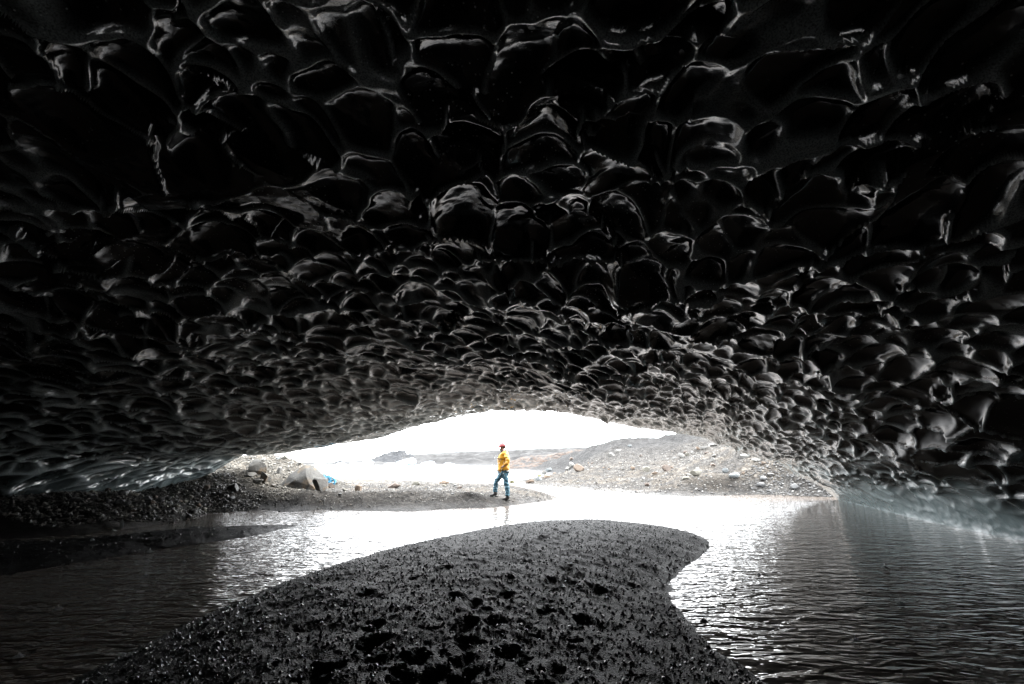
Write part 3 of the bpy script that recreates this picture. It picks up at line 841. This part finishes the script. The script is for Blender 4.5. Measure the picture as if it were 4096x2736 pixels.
# cobbles of the bank inside the cave
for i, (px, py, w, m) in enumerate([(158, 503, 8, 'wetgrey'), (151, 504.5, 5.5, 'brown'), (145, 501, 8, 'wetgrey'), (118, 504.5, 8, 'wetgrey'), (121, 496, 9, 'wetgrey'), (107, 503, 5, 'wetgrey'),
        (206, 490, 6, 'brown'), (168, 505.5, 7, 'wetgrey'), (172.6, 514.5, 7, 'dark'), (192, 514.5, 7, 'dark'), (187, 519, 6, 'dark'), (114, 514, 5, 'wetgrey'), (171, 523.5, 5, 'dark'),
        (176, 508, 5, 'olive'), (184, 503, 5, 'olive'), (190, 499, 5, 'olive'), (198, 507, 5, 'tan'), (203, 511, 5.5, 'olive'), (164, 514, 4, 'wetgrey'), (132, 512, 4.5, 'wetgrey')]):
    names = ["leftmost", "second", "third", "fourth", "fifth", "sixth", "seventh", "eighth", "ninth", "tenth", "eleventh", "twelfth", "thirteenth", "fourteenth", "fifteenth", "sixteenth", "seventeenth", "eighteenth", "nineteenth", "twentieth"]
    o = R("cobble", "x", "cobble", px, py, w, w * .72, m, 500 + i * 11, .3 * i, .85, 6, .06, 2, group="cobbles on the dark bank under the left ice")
    o["px"] = px
for rank, o in enumerate(sorted([o for o in COL.objects if o.name.startswith("cobble")], key=lambda o: o["px"])):
    o["label"] = "rounded cobble on the dark bank under the left ice, %s counting from the left" % names[rank]
    del o["px"]

# loose stones one can pick out, sharing eight shapes
STONE = [rock_mesh("stone", 700 + i, (1.0, 0.85, 0.62), 7, 2, .08) for i in range(8)]
rs = np.random.RandomState(5)
def loose(n, poly, sizes, mats, label, group, keep=None):
    P = plan(poly) if len(poly[0]) == 2 and poly[0][0] > 30 else np.array(poly)
    done = 0
    while done < n:
        x = rs.uniform(P[:, 0].min(), P[:, 0].max()); y = rs.uniform(P[:, 1].min(), P[:, 1].max())
        if poly_sd(np.array([x]), np.array([y]), P)[0] < 0: continue
        z = gz(x, y)
        if z < 0.03: continue
        m = mats[rs.randint(len(mats))]
        key = "stone_%s" % m
        base = STONE[rs.randint(8)]
        me = bpy.data.meshes.get(base.name + "_" + m)
        if me is None:
            me = base.copy(); me.name = base.name + "_" + m; me.materials.append(ROCKMAT[m])
        o = link("stone", me, None, label=label % dict(grey="grey", pale="pale", olive="tan-grey", brown="brown", blue="blue-grey", tan="orange-tan", wetgrey="dark grey")[m], cat="stone", group=group)
        q = sizes[0] * (sizes[1] / sizes[0]) ** (rs.uniform() ** 1.8)
        o.scale = (q, q * rs.uniform(.7, 1.1), q * rs.uniform(.7, 1.1)); o.rotation_euler = (rs.uniform(-.3, .3), rs.uniform(-.3, .3), rs.uniform(0, 6.28))
        o.location = (x, y, z - 0.02 * q)
        done += 1
loose(60, [(2.5, 27.5), (4.5, 24.8), (6.5, 21.2), (9, 20.8), (13, 21.2), (16, 26), (17, 36), (10, 42), (4, 44), (2.2, 38), (1.2, 34)], (0.10, 0.42), ['grey', 'pale', 'olive', 'brown', 'grey', 'blue', 'tan'],
      "small %s loose stone lying in the gravel of the right bank", "loose stones of the right bank")
loose(60, [(-7.8, 15.2), (-3, 15.7), (0.6, 16.4), (1.2, 18.6), (-1, 22), (-2.6, 28), (-7, 30), (-7.5, 20)], (0.07, 0.24), ['grey', 'olive', 'brown', 'pale', 'wetgrey'],
      "small %s loose stone lying in the gravel of the spit left of the person", "loose stones of the spit")
loose(45, [(-12, 16.6), (-9.4, 15.2), (-7.5, 15.6), (-7, 19.5), (-9, 20), (-12, 19)], (0.08, 0.30), ['pale', 'olive', 'grey', 'pale'],
      "small %s loose stone lying on the slope of the left gravel mound", "loose stones of the left mound")
loose(60, [(-10.6, 13.5), (-10.8, 11), (-8.8, 10.6), (-7.9, 12.6), (-7.8, 14.2), (-9.2, 15)], (0.06, 0.22), ['wetgrey', 'brown', 'wetgrey', 'olive'],
      "small wet %s stone on the dark gravel bank under the left ice", "wet stones of the dark bank")

# gravel: too many to count
OCT = np.array([(1, 0, 0), (-1, 0, 0), (0, 1, 0), (0, -1, 0), (0, 0, 1), (0, 0, -1)], float)
OCF = np.array([(0, 2, 4), (2, 1, 4), (1, 3, 4), (3, 0, 4), (2, 0, 5), (1, 2, 5), (3, 1, 5), (0, 3, 5)])
def gravel(name, n, poly, sizes, cols, wet, power=2.2, seed=1, zmin=0.0, label=None, wdist=None):
    rng = np.random.RandomState(seed)
    P = np.array(poly, float)
    xs, ys = [], []
    while len(xs) < n:
        x = rng.uniform(P[:, 0].min(), P[:, 0].max(), n * 2); y = rng.uniform(P[:, 1].min(), P[:, 1].max(), n * 2)
        m = poly_sd(x, y, P) > 0
        if wdist is not None: m &= rng.uniform(size=len(x)) < wdist(x, y)
        xs.extend(x[m]); ys.extend(y[m])
    x, y = np.array(xs[:n]), np.array(ys[:n])
    z = ground_h(x, y)
    m = z > zmin
    x, y, z = x[m], y[m], z[m]; n = len(x)
    q = sizes[0] * (sizes[1] / sizes[0]) ** (rng.uniform(size=n) ** power) * 0.5
    sc = q[:, None] * rng.uniform([.75, .6, .4], [1.25, 1.0, .85], (n, 3))
    a = rng.uniform(0, 6.28, n); t = rng.uniform(-.5, .5, n)
    V = OCT[None] * sc[:, None, :] * rng.uniform(.75, 1.2, (n, 6, 1))
    c, s_ = np.cos(t)[:, None], np.sin(t)[:, None]
    V = np.stack([V[..., 0] * c - V[..., 2] * s_, V[..., 1], V[..., 0] * s_ + V[..., 2] * c], -1)
    c, s_ = np.cos(a)[:, None], np.sin(a)[:, None]
    V = np.stack([V[..., 0] * c - V[..., 1] * s_, V[..., 0] * s_ + V[..., 1] * c, V[..., 2]], -1)
    V += np.stack([x, y, z + 0.35 * sc[:, 2]], -1)[:, None, :]
    F = (OCF[None] + 6 * np.arange(n)[:, None, None]).reshape(-1, 3)
    me = mesh_from(name, V.reshape(-1, 3), F, False)
    C = np.array(cols)[rng.randint(len(cols), size=n)] * rng.uniform(.7, 1.35, (n, 1))
    C = np.concatenate([np.repeat(C, 6, 0), np.ones((n * 6, 1))], 1)
    attr_color(me, "scol", C)
    return link(name, me, mat_stones(name + "_stone", wet), kind="stuff", label=label)
GREYS = [(0.027, 0.027, 0.027), (0.0495, 0.0486, 0.04725), (0.0765, 0.07425, 0.072), (0.108, 0.1035, 0.0945), (0.0765, 0.06525, 0.054), (0.162, 0.1575, 0.1485)]
gravel("gravel", 15000, [(0.0, 35), (2.5, 27), (4.5, 24.3), (6.5, 20.6), (9, 20.3), (15, 20), (19, 26), (20, 40), (10, 48), (4, 46), (1.5, 40)], (.03, .17), GREYS, .15, 2.4, 11)
gravel("gravel", 11000, [(-8.2, 13.6), (-3, 14.6), (1.9, 17.8), (1.2, 19.5), (-1.2, 22), (-2.2, 29), (-8, 32), (-8.2, 20)], (.022, .10), GREYS, .2, 2.2, 12)
gravel("gravel", 9000, [(-13, 19.5), (-11.5, 16), (-9.0, 14.8), (-7, 15), (-6.6, 19.6), (-9, 21)], (.025, .13), [(0.045, 0.04275, 0.0375), (0.072, 0.0675, 0.06), (0.1125, 0.105, 0.09), (0.1575, 0.15, 0.135)], .1, 2.2, 13)
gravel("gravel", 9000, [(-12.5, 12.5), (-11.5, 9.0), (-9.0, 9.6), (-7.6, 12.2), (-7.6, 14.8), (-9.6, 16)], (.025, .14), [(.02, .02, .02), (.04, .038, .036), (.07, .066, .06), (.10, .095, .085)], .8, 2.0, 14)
gravel("gravel", 4000, [(10.5, 19.2), (14, 18.5), (16, 21), (14, 24), (11, 23)], (.03, .17), [(.012, .012, .012), (.028, .028, .028), (.05, .05, .05)], .6, 2.0, 15)
gravel("gravel", 36000, BAR, (.008, .036), [(0.0042, 0.0042, 0.0049), (0.007, 0.007, 0.0077), (0.0126, 0.0126, 0.0133), (0.035, 0.035, 0.0364), (0.077, 0.077, 0.0805)], 1.3, 3.2, 16, 0.005, wdist=lambda x, y: np.clip((4.0 / np.maximum(y, 2.5)) ** 1.5, 0, 1) * (y > 2.6))
gravel("gravel", 3000, LBAR, (.012, .06), [(.008, .008, .008), (.02, .02, .02)], 1.0, 2.5, 17, 0.0)

# ------------------------------------------------------------------ the person
def baked(me, mods):
    o = bpy.data.objects.new("tmp", me); COL.objects.link(o)
    for kind, kw in mods:
        m = o.modifiers.new(kind, kind)
        for a_, v in kw.items(): setattr(m, a_, v)
    bpy.context.view_layer.update()
    dg = bpy.context.evaluated_depsgraph_get()
    r = bpy.data.meshes.new_from_object(o.evaluated_get(dg))
    bpy.data.objects.remove(o)
    r.polygons.foreach_set("use_smooth", np.ones(len(r.polygons), bool))
    return r

def skin(name, V, E, root=0, sub=2):
    me = bpy.data.meshes.new(name)
    me.from_pydata([v[:3] for v in V], E, [])
    bm = bmesh.new(); bm.from_mesh(me); lay = bm.verts.layers.skin.verify()
    for i, v in enumerate(bm.verts):
        sv = v[lay]; q = V[i]
        sv.radius = (q[3], q[4] if len(q) > 4 else q[3]); sv.use_root = (i == root)
    bm.to_mesh(me); bm.free()
    return baked(me, [("SKIN", {"use_smooth_shade": True}), ("SUBSURF", {"levels": sub, "render_levels": sub})])

def wrinkle(me, amp, sc, seed):
    n = len(me.vertices); c = np.empty(n * 3); me.vertices.foreach_get("co", c); c = c.reshape(-1, 3)
    nn = np.empty(n * 3); me.vertices.foreach_get("normal", nn); nn = nn.reshape(-1, 3)
    d = amp * fbm(c[:, 0] * sc + c[:, 1] * sc * .7, c[:, 2] * sc * 1.4 + c[:, 1] * sc * .6, seed, 3)
    me.vertices.foreach_set("co", (c + nn * d[:, None]).ravel()); me.update()
    return me

SKIN_M = mat_plain("skin", (0.18, 0.099, 0.0675), 0.55, .1, 40)
JACKET = mat_plain("yellow_shell_fabric", (0.39, 0.1837, 0.003), 0.55, .10, 18)
TROUS = mat_plain("petrol_blue_fabric", (0.027, 0.09, 0.129), 0.7, .18, 20)
BOOT = mat_plain("black_boot_leather", (0.0108, 0.0096, 0.009), 0.6, .25, 30)
HELM = mat_plain("red_helmet_shell", (0.189, 0.02475, 0.027), 0.35, .05, 20)
DARKC = mat_plain("charcoal_fabric", (0.027, 0.027, 0.0288), 0.8, .2, 40)
LENS = mat_plain("yellow_goggle_lens", (0.279, 0.225, 0.0405), 0.15, .05, 20)
HAIR = mat_plain("dark_beard_hair", (0.021, 0.0132, 0.0096), 0.8, .3, 90)

foot = ground_hit(503, 499.6)
person = link("person", None, label="person in yellow jacket, blue trousers and red helmet standing mid-stride on the spit", cat="person")
person.location = (foot[0] - 0.0, foot[1], foot[2])
def rel(x, y): return gz(foot[0] + x, foot[1] + y) - foot[2]
zr = rel(-.33, .22); zl = rel(.11, -.06)
HIPZ = .90
# body: one continuous figure
B = [(0.005, 0, .93, .125, .15), (0.0, 0, 1.10, .115, .145), (0.02, 0, 1.30, .12, .165), (0.045, 0, 1.47, .085, .14), (0.0, 0, 1.555, .055), (-0.035, 0, 1.63, .07), (-.045, 0, 1.71, .088, .078), (-.035, 0, 1.78, .07),
     (0.055, -.17, 1.46, .06), (.16, -.29, 1.235, .045), (.06, -.285, 1.09, .036), (.005, -.25, 1.035, .034),
     (0.055, .17, 1.46, .06), (.15, .29, 1.235, .045), (.05, .27, 1.09, .036), (-.01, .23, 1.03, .034),
     (-.03, .10, .86, .085), (-.215, .17, .53 + zr, .058), (-.27, .21, .16 + zr, .045), (-.29, .215, .07 + zr, .045), (-.41, .235, .05 + zr, .036),
     (.03, -.09, .86, .085), (.125, -.09, .50 + zl, .058), (.155, -.08, .16 + zl, .045), (.145, -.08, .07 + zl, .045), (.02, -.075, .05 + zl, .036)]
E = [(0, 1), (1, 2), (2, 3), (3, 4), (4, 5), (5, 6), (6, 7), (3, 8), (8, 9), (9, 10), (10, 11), (3, 12), (12, 13), (13, 14), (14, 15), (0, 16), (16, 17), (17, 18), (18, 19), (19, 20), (0, 21), (21, 22), (22, 23), (23, 24), (24, 25)]
# fingers of both hands, curled at the hip
for base, sy in ((11, -1), (15, 1)):
    bx, by, bz = B[base][:3]
    for j, (dx, dz, ln) in enumerate([(-.012, .020, .9), (-.016, .006, 1.0), (-.014, -.008, .95), (-.008, -.021, .75)]):
        i0 = len(B)
        B.append((bx + dx - .018, by, bz + dz, .010)); B.append((bx + dx - .048 * ln, by - sy * .004, bz + dz - .012, .009)); B.append((bx + dx - .058 * ln, by - sy * .026, bz + dz - .020, .008))
        E += [(base, i0), (i0, i0 + 1), (i0 + 1, i0 + 2)]
    i0 = len(B)
    B.append((bx + .005, by - sy * .012, bz + .036, .011)); B.append((bx - .024, by - sy * .022, bz + .046, .009))
    E += [(base, i0), (i0, i0 + 1)]
body = link("body", skin("body", B, E, 0, 2), SKIN_M, person)
# face: nose, ear, mouth line on the head
def blob(name, c, r, mat, parent, rot=0.0, sub=2):
    bm = bmesh.new(); bmesh.ops.create_icosphere(bm, subdivisions=sub, radius=1.0)
    bmesh.ops.scale(bm, vec=r, verts=bm.verts); bmesh.ops.rotate(bm, matrix=Matrix.Rotation(rot, 3, 'Y'), verts=bm.verts); bmesh.ops.translate(bm, vec=c, verts=bm.verts)
    me = bpy.data.meshes.new(name); bm.to_mesh(me); bm.free()
    me.polygons.foreach_set("use_smooth", np.ones(len(me.polygons), bool))
    return link(name, me, mat, parent)
blob("nose", (-.142, 0, 1.685), (.022, .014, .024), SKIN_M, body, .5)
blob("ear", (-.030, -.082, 1.69), (.022, .012, .032), SKIN_M, body, .2)
blob("ear", (-.030, .082, 1.69), (.022, .012, .032), SKIN_M, body, .2)
blob("lips", (-.122, 0, 1.638), (0.0072, 0.0144, 0.0054), mat_plain("lip_skin", (0.198, 0.078, 0.066), .5), body)
blob("beard", (-.085, 0, 1.622), (.052, .066, .036), HAIR, body, -.5, 3)
blob("hair", (.012, 0, 1.70), (.075, .079, .062), HAIR, body, .2, 3)
# jacket: hood, loose body and sleeves
JV = [(0.012, 0, .885, .178, .205), (0.008, 0, .97, .176, .205), (0.0, 0, 1.12, .168, .205), (0.012, 0, 1.30, .168, .21), (0.045, 0, 1.45, .130, .17), (.025, 0, 1.545, .088, .095),
      (0.065, -.185, 1.455, .088), (.135, -.265, 1.33, .082), (.172, -.315, 1.235, .078), (.105, -.315, 1.14, .066), (.035, -.27, 1.062, .056),
      (0.065, .185, 1.455, .088), (.135, .265, 1.33, .082), (.165, .31, 1.235, .078), (.10, .30, 1.14, .066), (.03, .255, 1.062, .056), (.105, 0, 1.53, .055, .09)]
JE = [(0, 1), (1, 2), (2, 3), (3, 4), (4, 5), (4, 6), (6, 7), (7, 8), (8, 9), (9, 10), (4, 11), (11, 12), (12, 13), (13, 14), (14, 15), (4, 16)]
jk = link("jacket", wrinkle(skin("jacket", JV, JE, 2, 3), .022, 9.0, 601), JACKET, person)
blob("hem", (0.012, 0, .862), (.180, .196, .020), JACKET, jk, .05, 3)
pk = [(-.178, 0, z) for z in (1.0, 1.15, 1.3)]
blob("zip_flap", (-.158, 0, 1.40), (.018, .020, .10), DARKC, jk, .35)
blob("collar", (-.028, 0, 1.555), (.078, .082, .045), DARKC, person, -.45, 3)
# trousers
TV = [(0.01, 0, .90, .145, .165), (-.045, .10, .80, .112, .10), (-.135, .14, .67, .098, .092), (-.225, .17, .53 + zr, .090, .085), (-.262, .195, .36 + zr, .082, .078), (-.272, .21, .20 + zr, .076, .074), (-.272, .21, .145 + zr, .072),
      (.045, -.09, .80, .112, .10), (.085, -.09, .66, .098, .092), (.125, -.09, .50 + zl, .088, .085), (.15, -.085, .34 + zl, .084, .08), (.158, -.08, .19 + zl, .08, .078), (.156, -.08, .14 + zl, .075)]
TE = [(0, 1), (1, 2), (2, 3), (3, 4), (4, 5), (5, 6), (0, 7), (7, 8), (8, 9), (9, 10), (10, 11), (11, 12)]
link("trousers", wrinkle(skin("trousers", TV, TE, 0, 3), .026, 11.0, 611), TROUS, person)
# boots
for ax, ay, az_, nm in ((-.272, .212, zr, "r"), (.157, -.08, zl, "l")):
    bv = [(ax + .012, ay, .165 + az_, .068), (ax + .010, ay, .09 + az_, .062, .058), (ax - .04, ay, .055 + az_, .052, .050), (ax - .125, ay + .01, .045 + az_, .046, .046), (ax - .185, ay + .015, .035 + az_, .032, .036), (ax + .055, ay, .05 + az_, .045, .046)]
    bt = link("boot", skin("boot", bv, [(0, 1), (1, 2), (2, 3), (3, 4), (1, 5)], 1, 2), BOOT, person)
    bm = bmesh.new()
    pts = [(.095, -.03), (.105, 0), (.095, .03), (.03, .043), (-.05, .04), (-.13, .052), (-.20, .036), (-.222, .0), (-.20, -.036), (-.13, -.05), (-.05, -.038), (.03, -.041)]
    lo = [bm.verts.new((ax + a_, ay + b_ + .01 * (-a_ / .2), az_ - .002)) for a_, b_ in pts]; hi = [bm.verts.new((ax + a_, ay + b_ + .01 * (-a_ / .2), az_ + .028)) for a_, b_ in pts]
    bm.faces.new(lo[::-1]); bm.faces.new(hi)
    for i in range(len(pts)): bm.faces.new((lo[i], lo[(i + 1) % len(pts)], hi[(i + 1) % len(pts)], hi[i]))
    me = bpy.data.meshes.new("sole"); bm.to_mesh(me); bm.free()
    link("sole", me, BOOT, bt)
# helmet: shell with vents, dark rear cradle, strap; goggles
def helmet():
    n, m = 28, 12
    V = []
    for i in range(m + 1):
        th = math.radians(4 + 92 * i / m)
        for j in range(n):
            ph = 2 * math.pi * j / n
            x, y, z = math.sin(th) * math.cos(ph) * .128, math.sin(th) * math.sin(ph) * .112, math.cos(th) * .118
            z -= 0.018 * (math.cos(ph) < 0) * (-math.cos(ph)) * math.sin(th) - .012 * max(math.cos(ph), 0) * math.sin(th)
            ridge = 0.005 * math.cos(6 * ph) * math.sin(th) ** 2
            V.append((x * (1 + ridge * 4), y * (1 + ridge * 4), z))
    F = grid_faces(m + 1, n, wrap=True)
    me = mesh_from("helmet", np.array(V), F)
    me = baked(me, [("SOLIDIFY", {"thickness": .014, "offset": -1.0})])
    return me
hm = link("helmet", helmet(), HELM, person)
hm.location = (-.035, 0, 1.722); hm.rotation_euler = (0, math.radians(-6), 0)
for dx, dz, r in ((-.045, .088, .5), (0.0, .098, 0.0), (.05, .085, -.5)):
    blob("vent", (dx, -.072, dz - .02), (.022, .010, .009), DARKC, hm, r)
    blob("vent", (dx, .072, dz - .02), (.022, .010, .009), DARKC, hm, r)
blob("rear_cradle", (.088, 0, -.035), (.036, .066, .050), DARKC, hm, 0, 2)
st = [(-.03, -.098, -.005), (-.045, -.085, -.08), (-.075, -.03, -.125), (-.075, .03, -.125), (-.045, .085, -.08), (-.03, .098, -.005)]
link("chin_strap", skin("chin_strap", [(*p_, .006) for p_ in st], [(i, i + 1) for i in range(5)], 0, 1), DARKC, hm)
blob("goggles", (-.116, 0, 1.713), (.034, .070, .026), LENS, person, .1, 3)

# ------------------------------------------------------------------ heap of blue rope by the largest boulder
def tube(path, r, n=6):
    P = np.array(path); T = np.gradient(P, axis=0); T /= np.linalg.norm(T, axis=1, keepdims=True)
    up = np.array([.3, .2, .9]); A = np.cross(T, up); A /= np.linalg.norm(A, axis=1, keepdims=True); Bn = np.cross(T, A)
    a_ = np.linspace(0, 2 * math.pi, n, endpoint=False)
    V = P[:, None] + r * (np.cos(a_)[None, :, None] * A[:, None] + np.sin(a_)[None, :, None] * Bn[:, None])
    return V.reshape(-1, 3), grid_faces(len(P), n, wrap=True)
rp = ground_hit(328.5, 483.5)
t_ = np.linspace(0, 1, 260)
pth = np.stack([.27 * np.sin(2 * math.pi * 5 * t_ + .5 * np.sin(9 * t_)) * (.55 + .45 * np.sin(2 * math.pi * 1.7 * t_)) + .06 * np.sin(31 * t_),
                .16 * np.cos(2 * math.pi * 5.3 * t_ + 1) + .03 * np.sin(47 * t_),
                .17 + .11 * np.sin(2 * math.pi * 7.1 * t_ + 2) + .05 * np.sin(53 * t_) - .18 * np.sin(2 * math.pi * 5 * t_) * .5], -1)
rv, rf = tube(pth, .022)
ROPE = mat_plain("blue_rope", (0.00675, 0.135, 0.234), 0.6, .3, 60)
ro = link("rope_heap", mesh_from("rope_heap", rv, rf), ROPE, label="tangled heap of bright blue rope lying right of the largest boulder", cat="rope")
ro.location = (rp[0], rp[1] + .1, rp[2] - .02)
ro.scale = (.9, .9, .9)

# ------------------------------------------------------------------ icebergs in the lagoon
def mat_berg():
    k = NT("iceberg_ice")
    n = k.noise(0.35, 5, 0.6)
    k.set('Base Color', k.mix(k.ramp(n, [(0.48, 0.0), (0.62, 1.0)]), (0.34, 0.40, 0.42), (0.10, 0.24, 0.31))); k.set('Roughness', .4)
    k.set('Normal', k.bump(k.noise(1.2, 5, .65), .6, .5))
    return k.m
BERG = mat_berg()
for i, (px, w, h, lab) in enumerate([(406, 20, 8.5, "largest iceberg with a blue cleft, floating before the crag"), (428, 17, 4.5, "low white iceberg right of the largest one"),
        (366, 13, 5.0, "white iceberg with a small spire left of the largest one"), (352, 11, 3.8, "low iceberg at the left foot of the far headland"), (337, 9, 3.0, "small low iceberg below the far headland"),
        (314, 13, 3.8, "flat bluish iceberg farthest to the left"), (386, 12, 3.2, "long flat iceberg just left of the largest one"), (447, 12, 2.6, "thin floe at the right end of the row of icebergs")]):
    d = 330.0
    p = at_d(px, 464, d)
    f = d * CT
    W, H = w * f / FPX * 1.03, h * f / FPX * 1.0
    me = rock_mesh("iceberg", 900 + i * 13, (W, W * .5, H * 1.25), 14, 3, .22)
    o = link("iceberg", me, BERG, label=lab, cat="iceberg", group="icebergs floating in the lagoon")
    o.location = (p[0], d + i * 2.0, -H * .22)

# ------------------------------------------------------------------ shards of ice at the left waterline
SHARD = mat_plain("clear_ice_shard", (0.30, 0.33, 0.33), 0.12, .3, 8)
for px, py, w, h, sd_, lab in [(121, 528.5, 4.5, 9.5, 1001, "tall thin ice shard standing at the waterline of the dark left bank"), (92, 541, 4, 3, 1003, "small clear ice lump on the near edge of the dark left bar"),
                         (114, 531.5, 5, 2.2, 1007, "low flat ice piece beside the tall thin shard")]:
    p = ground_hit(px, py); f = p[1] * CT
    me = rock_mesh("ice_shard", sd_, (w * f / FPX, w * f / FPX * .5, h * f / FPX), 12, 2, .05)
    o = link("ice_shard", me, SHARD, label=lab, cat="ice")
    o.location = (p[0], p[1], p[2])

# ------------------------------------------------------------------ drips: drops in the air and splashes on the river
DROP = mat_plain("water_drop", (0.75, 0.77, 0.78), 0.1, .05, 20, Transmission_Weight=0.5, IOR=1.33)
rg_ = np.random.RandomState(3)
dv, df = [], []
def add_drop(c, L, r):
    i0 = len(dv)
    dv.extend([(c[0] + r, c[1], c[2]), (c[0] - .5 * r, c[1] + .87 * r, c[2]), (c[0] - .5 * r, c[1] - .87 * r, c[2]), (c[0], c[1], c[2] + L * .6), (c[0], c[1], c[2] - L * .4)])
    for a_, b_ in ((0, 1), (1, 2), (2, 0)): df.append((i0 + a_, i0 + b_, i0 + 3)); df.append((i0 + b_, i0 + a_, i0 + 4))
for i in range(46):
    px = rg_.normal(498, 5.5); py = rg_.uniform(455, 498)
    add_drop(at_d(px, py, 14.2 + rg_.uniform(-.3, .3)), rg_.uniform(.03, .07), rg_.uniform(.006, .011))
for i in range(150):
    j = rg_.uniform(0, len(LIPW) - 1.01); a0 = int(j); p = LIPW[a0] * (1 - j + a0) + LIPW[a0 + 1] * (j - a0)
    add_drop((p[0] + rg_.uniform(-.4, .4), p[1] + rg_.uniform(-2.0, .3), rg_.uniform(.05, max(p[2], .3))), rg_.uniform(.02, .05), rg_.uniform(.004, .008))
link("falling_drops", mesh_from("falling_drops", np.array(dv), np.array(df), True), DROP, kind="stuff", label="meltwater drops falling from the ice edge")

def splash_mesh(seed):
    """one crown of water: jagged rim round a small central jet"""
    rng = np.random.RandomState(seed)
    n = 14
    rows = [(0.003, rng.uniform(.05, .09)), (.010, .02), (.026, .004), (.036, .030), (.042, .0), (.060, .006), (.075, .0)]
    V = []
    for k, (r, z) in enumerate(rows):
        jag = rng.uniform(.3, 1.5, n) if k == 3 else np.ones(n)
        for j in range(n):
            a_ = 2 * math.pi * j / n
            V.append((r * math.cos(a_), r * math.sin(a_), z * jag[j]))
    return mesh_from("splash", np.array(V), grid_faces(len(rows), n, wrap=True))
SP = mat_plain("splash_water", (0.30, 0.32, 0.33), 0.30, .05, 20)
for i, (px, py, q, lab) in enumerate([(149.5, 552, 1.5, "tallest splash on the dark water before the left bar"), (146, 576, .9, "small splash below the tallest one on the left water"), (58, 609, 1.0, "single splash on the black water at the far left"),
        (18, 657, .9, "splash in the lower left corner of the river"), (885, 568, 1.1, "splash in the middle of the dark right water"), (901, 604, 1.0, "splash below the middle one on the right water"),
        (856, 641, .9, "lowest splash on the right water"), (759, 575, .7, "small splash on the bright rippled water right of the sand bar"), (704, 621, .9, "splash with a ring close to the sand bar edge"), (184, 562, .8, "splash on the left water nearest the bright ripples")]):
    p = at_z(px, py, 0.0)
    o = link("water_splash", splash_mesh(40 + i), SP, label=lab, cat="splash", group="drip splashes on the river")
    o.location = (p[0], p[1], .002); o.scale = (q * .55, q * .55, q * .6)
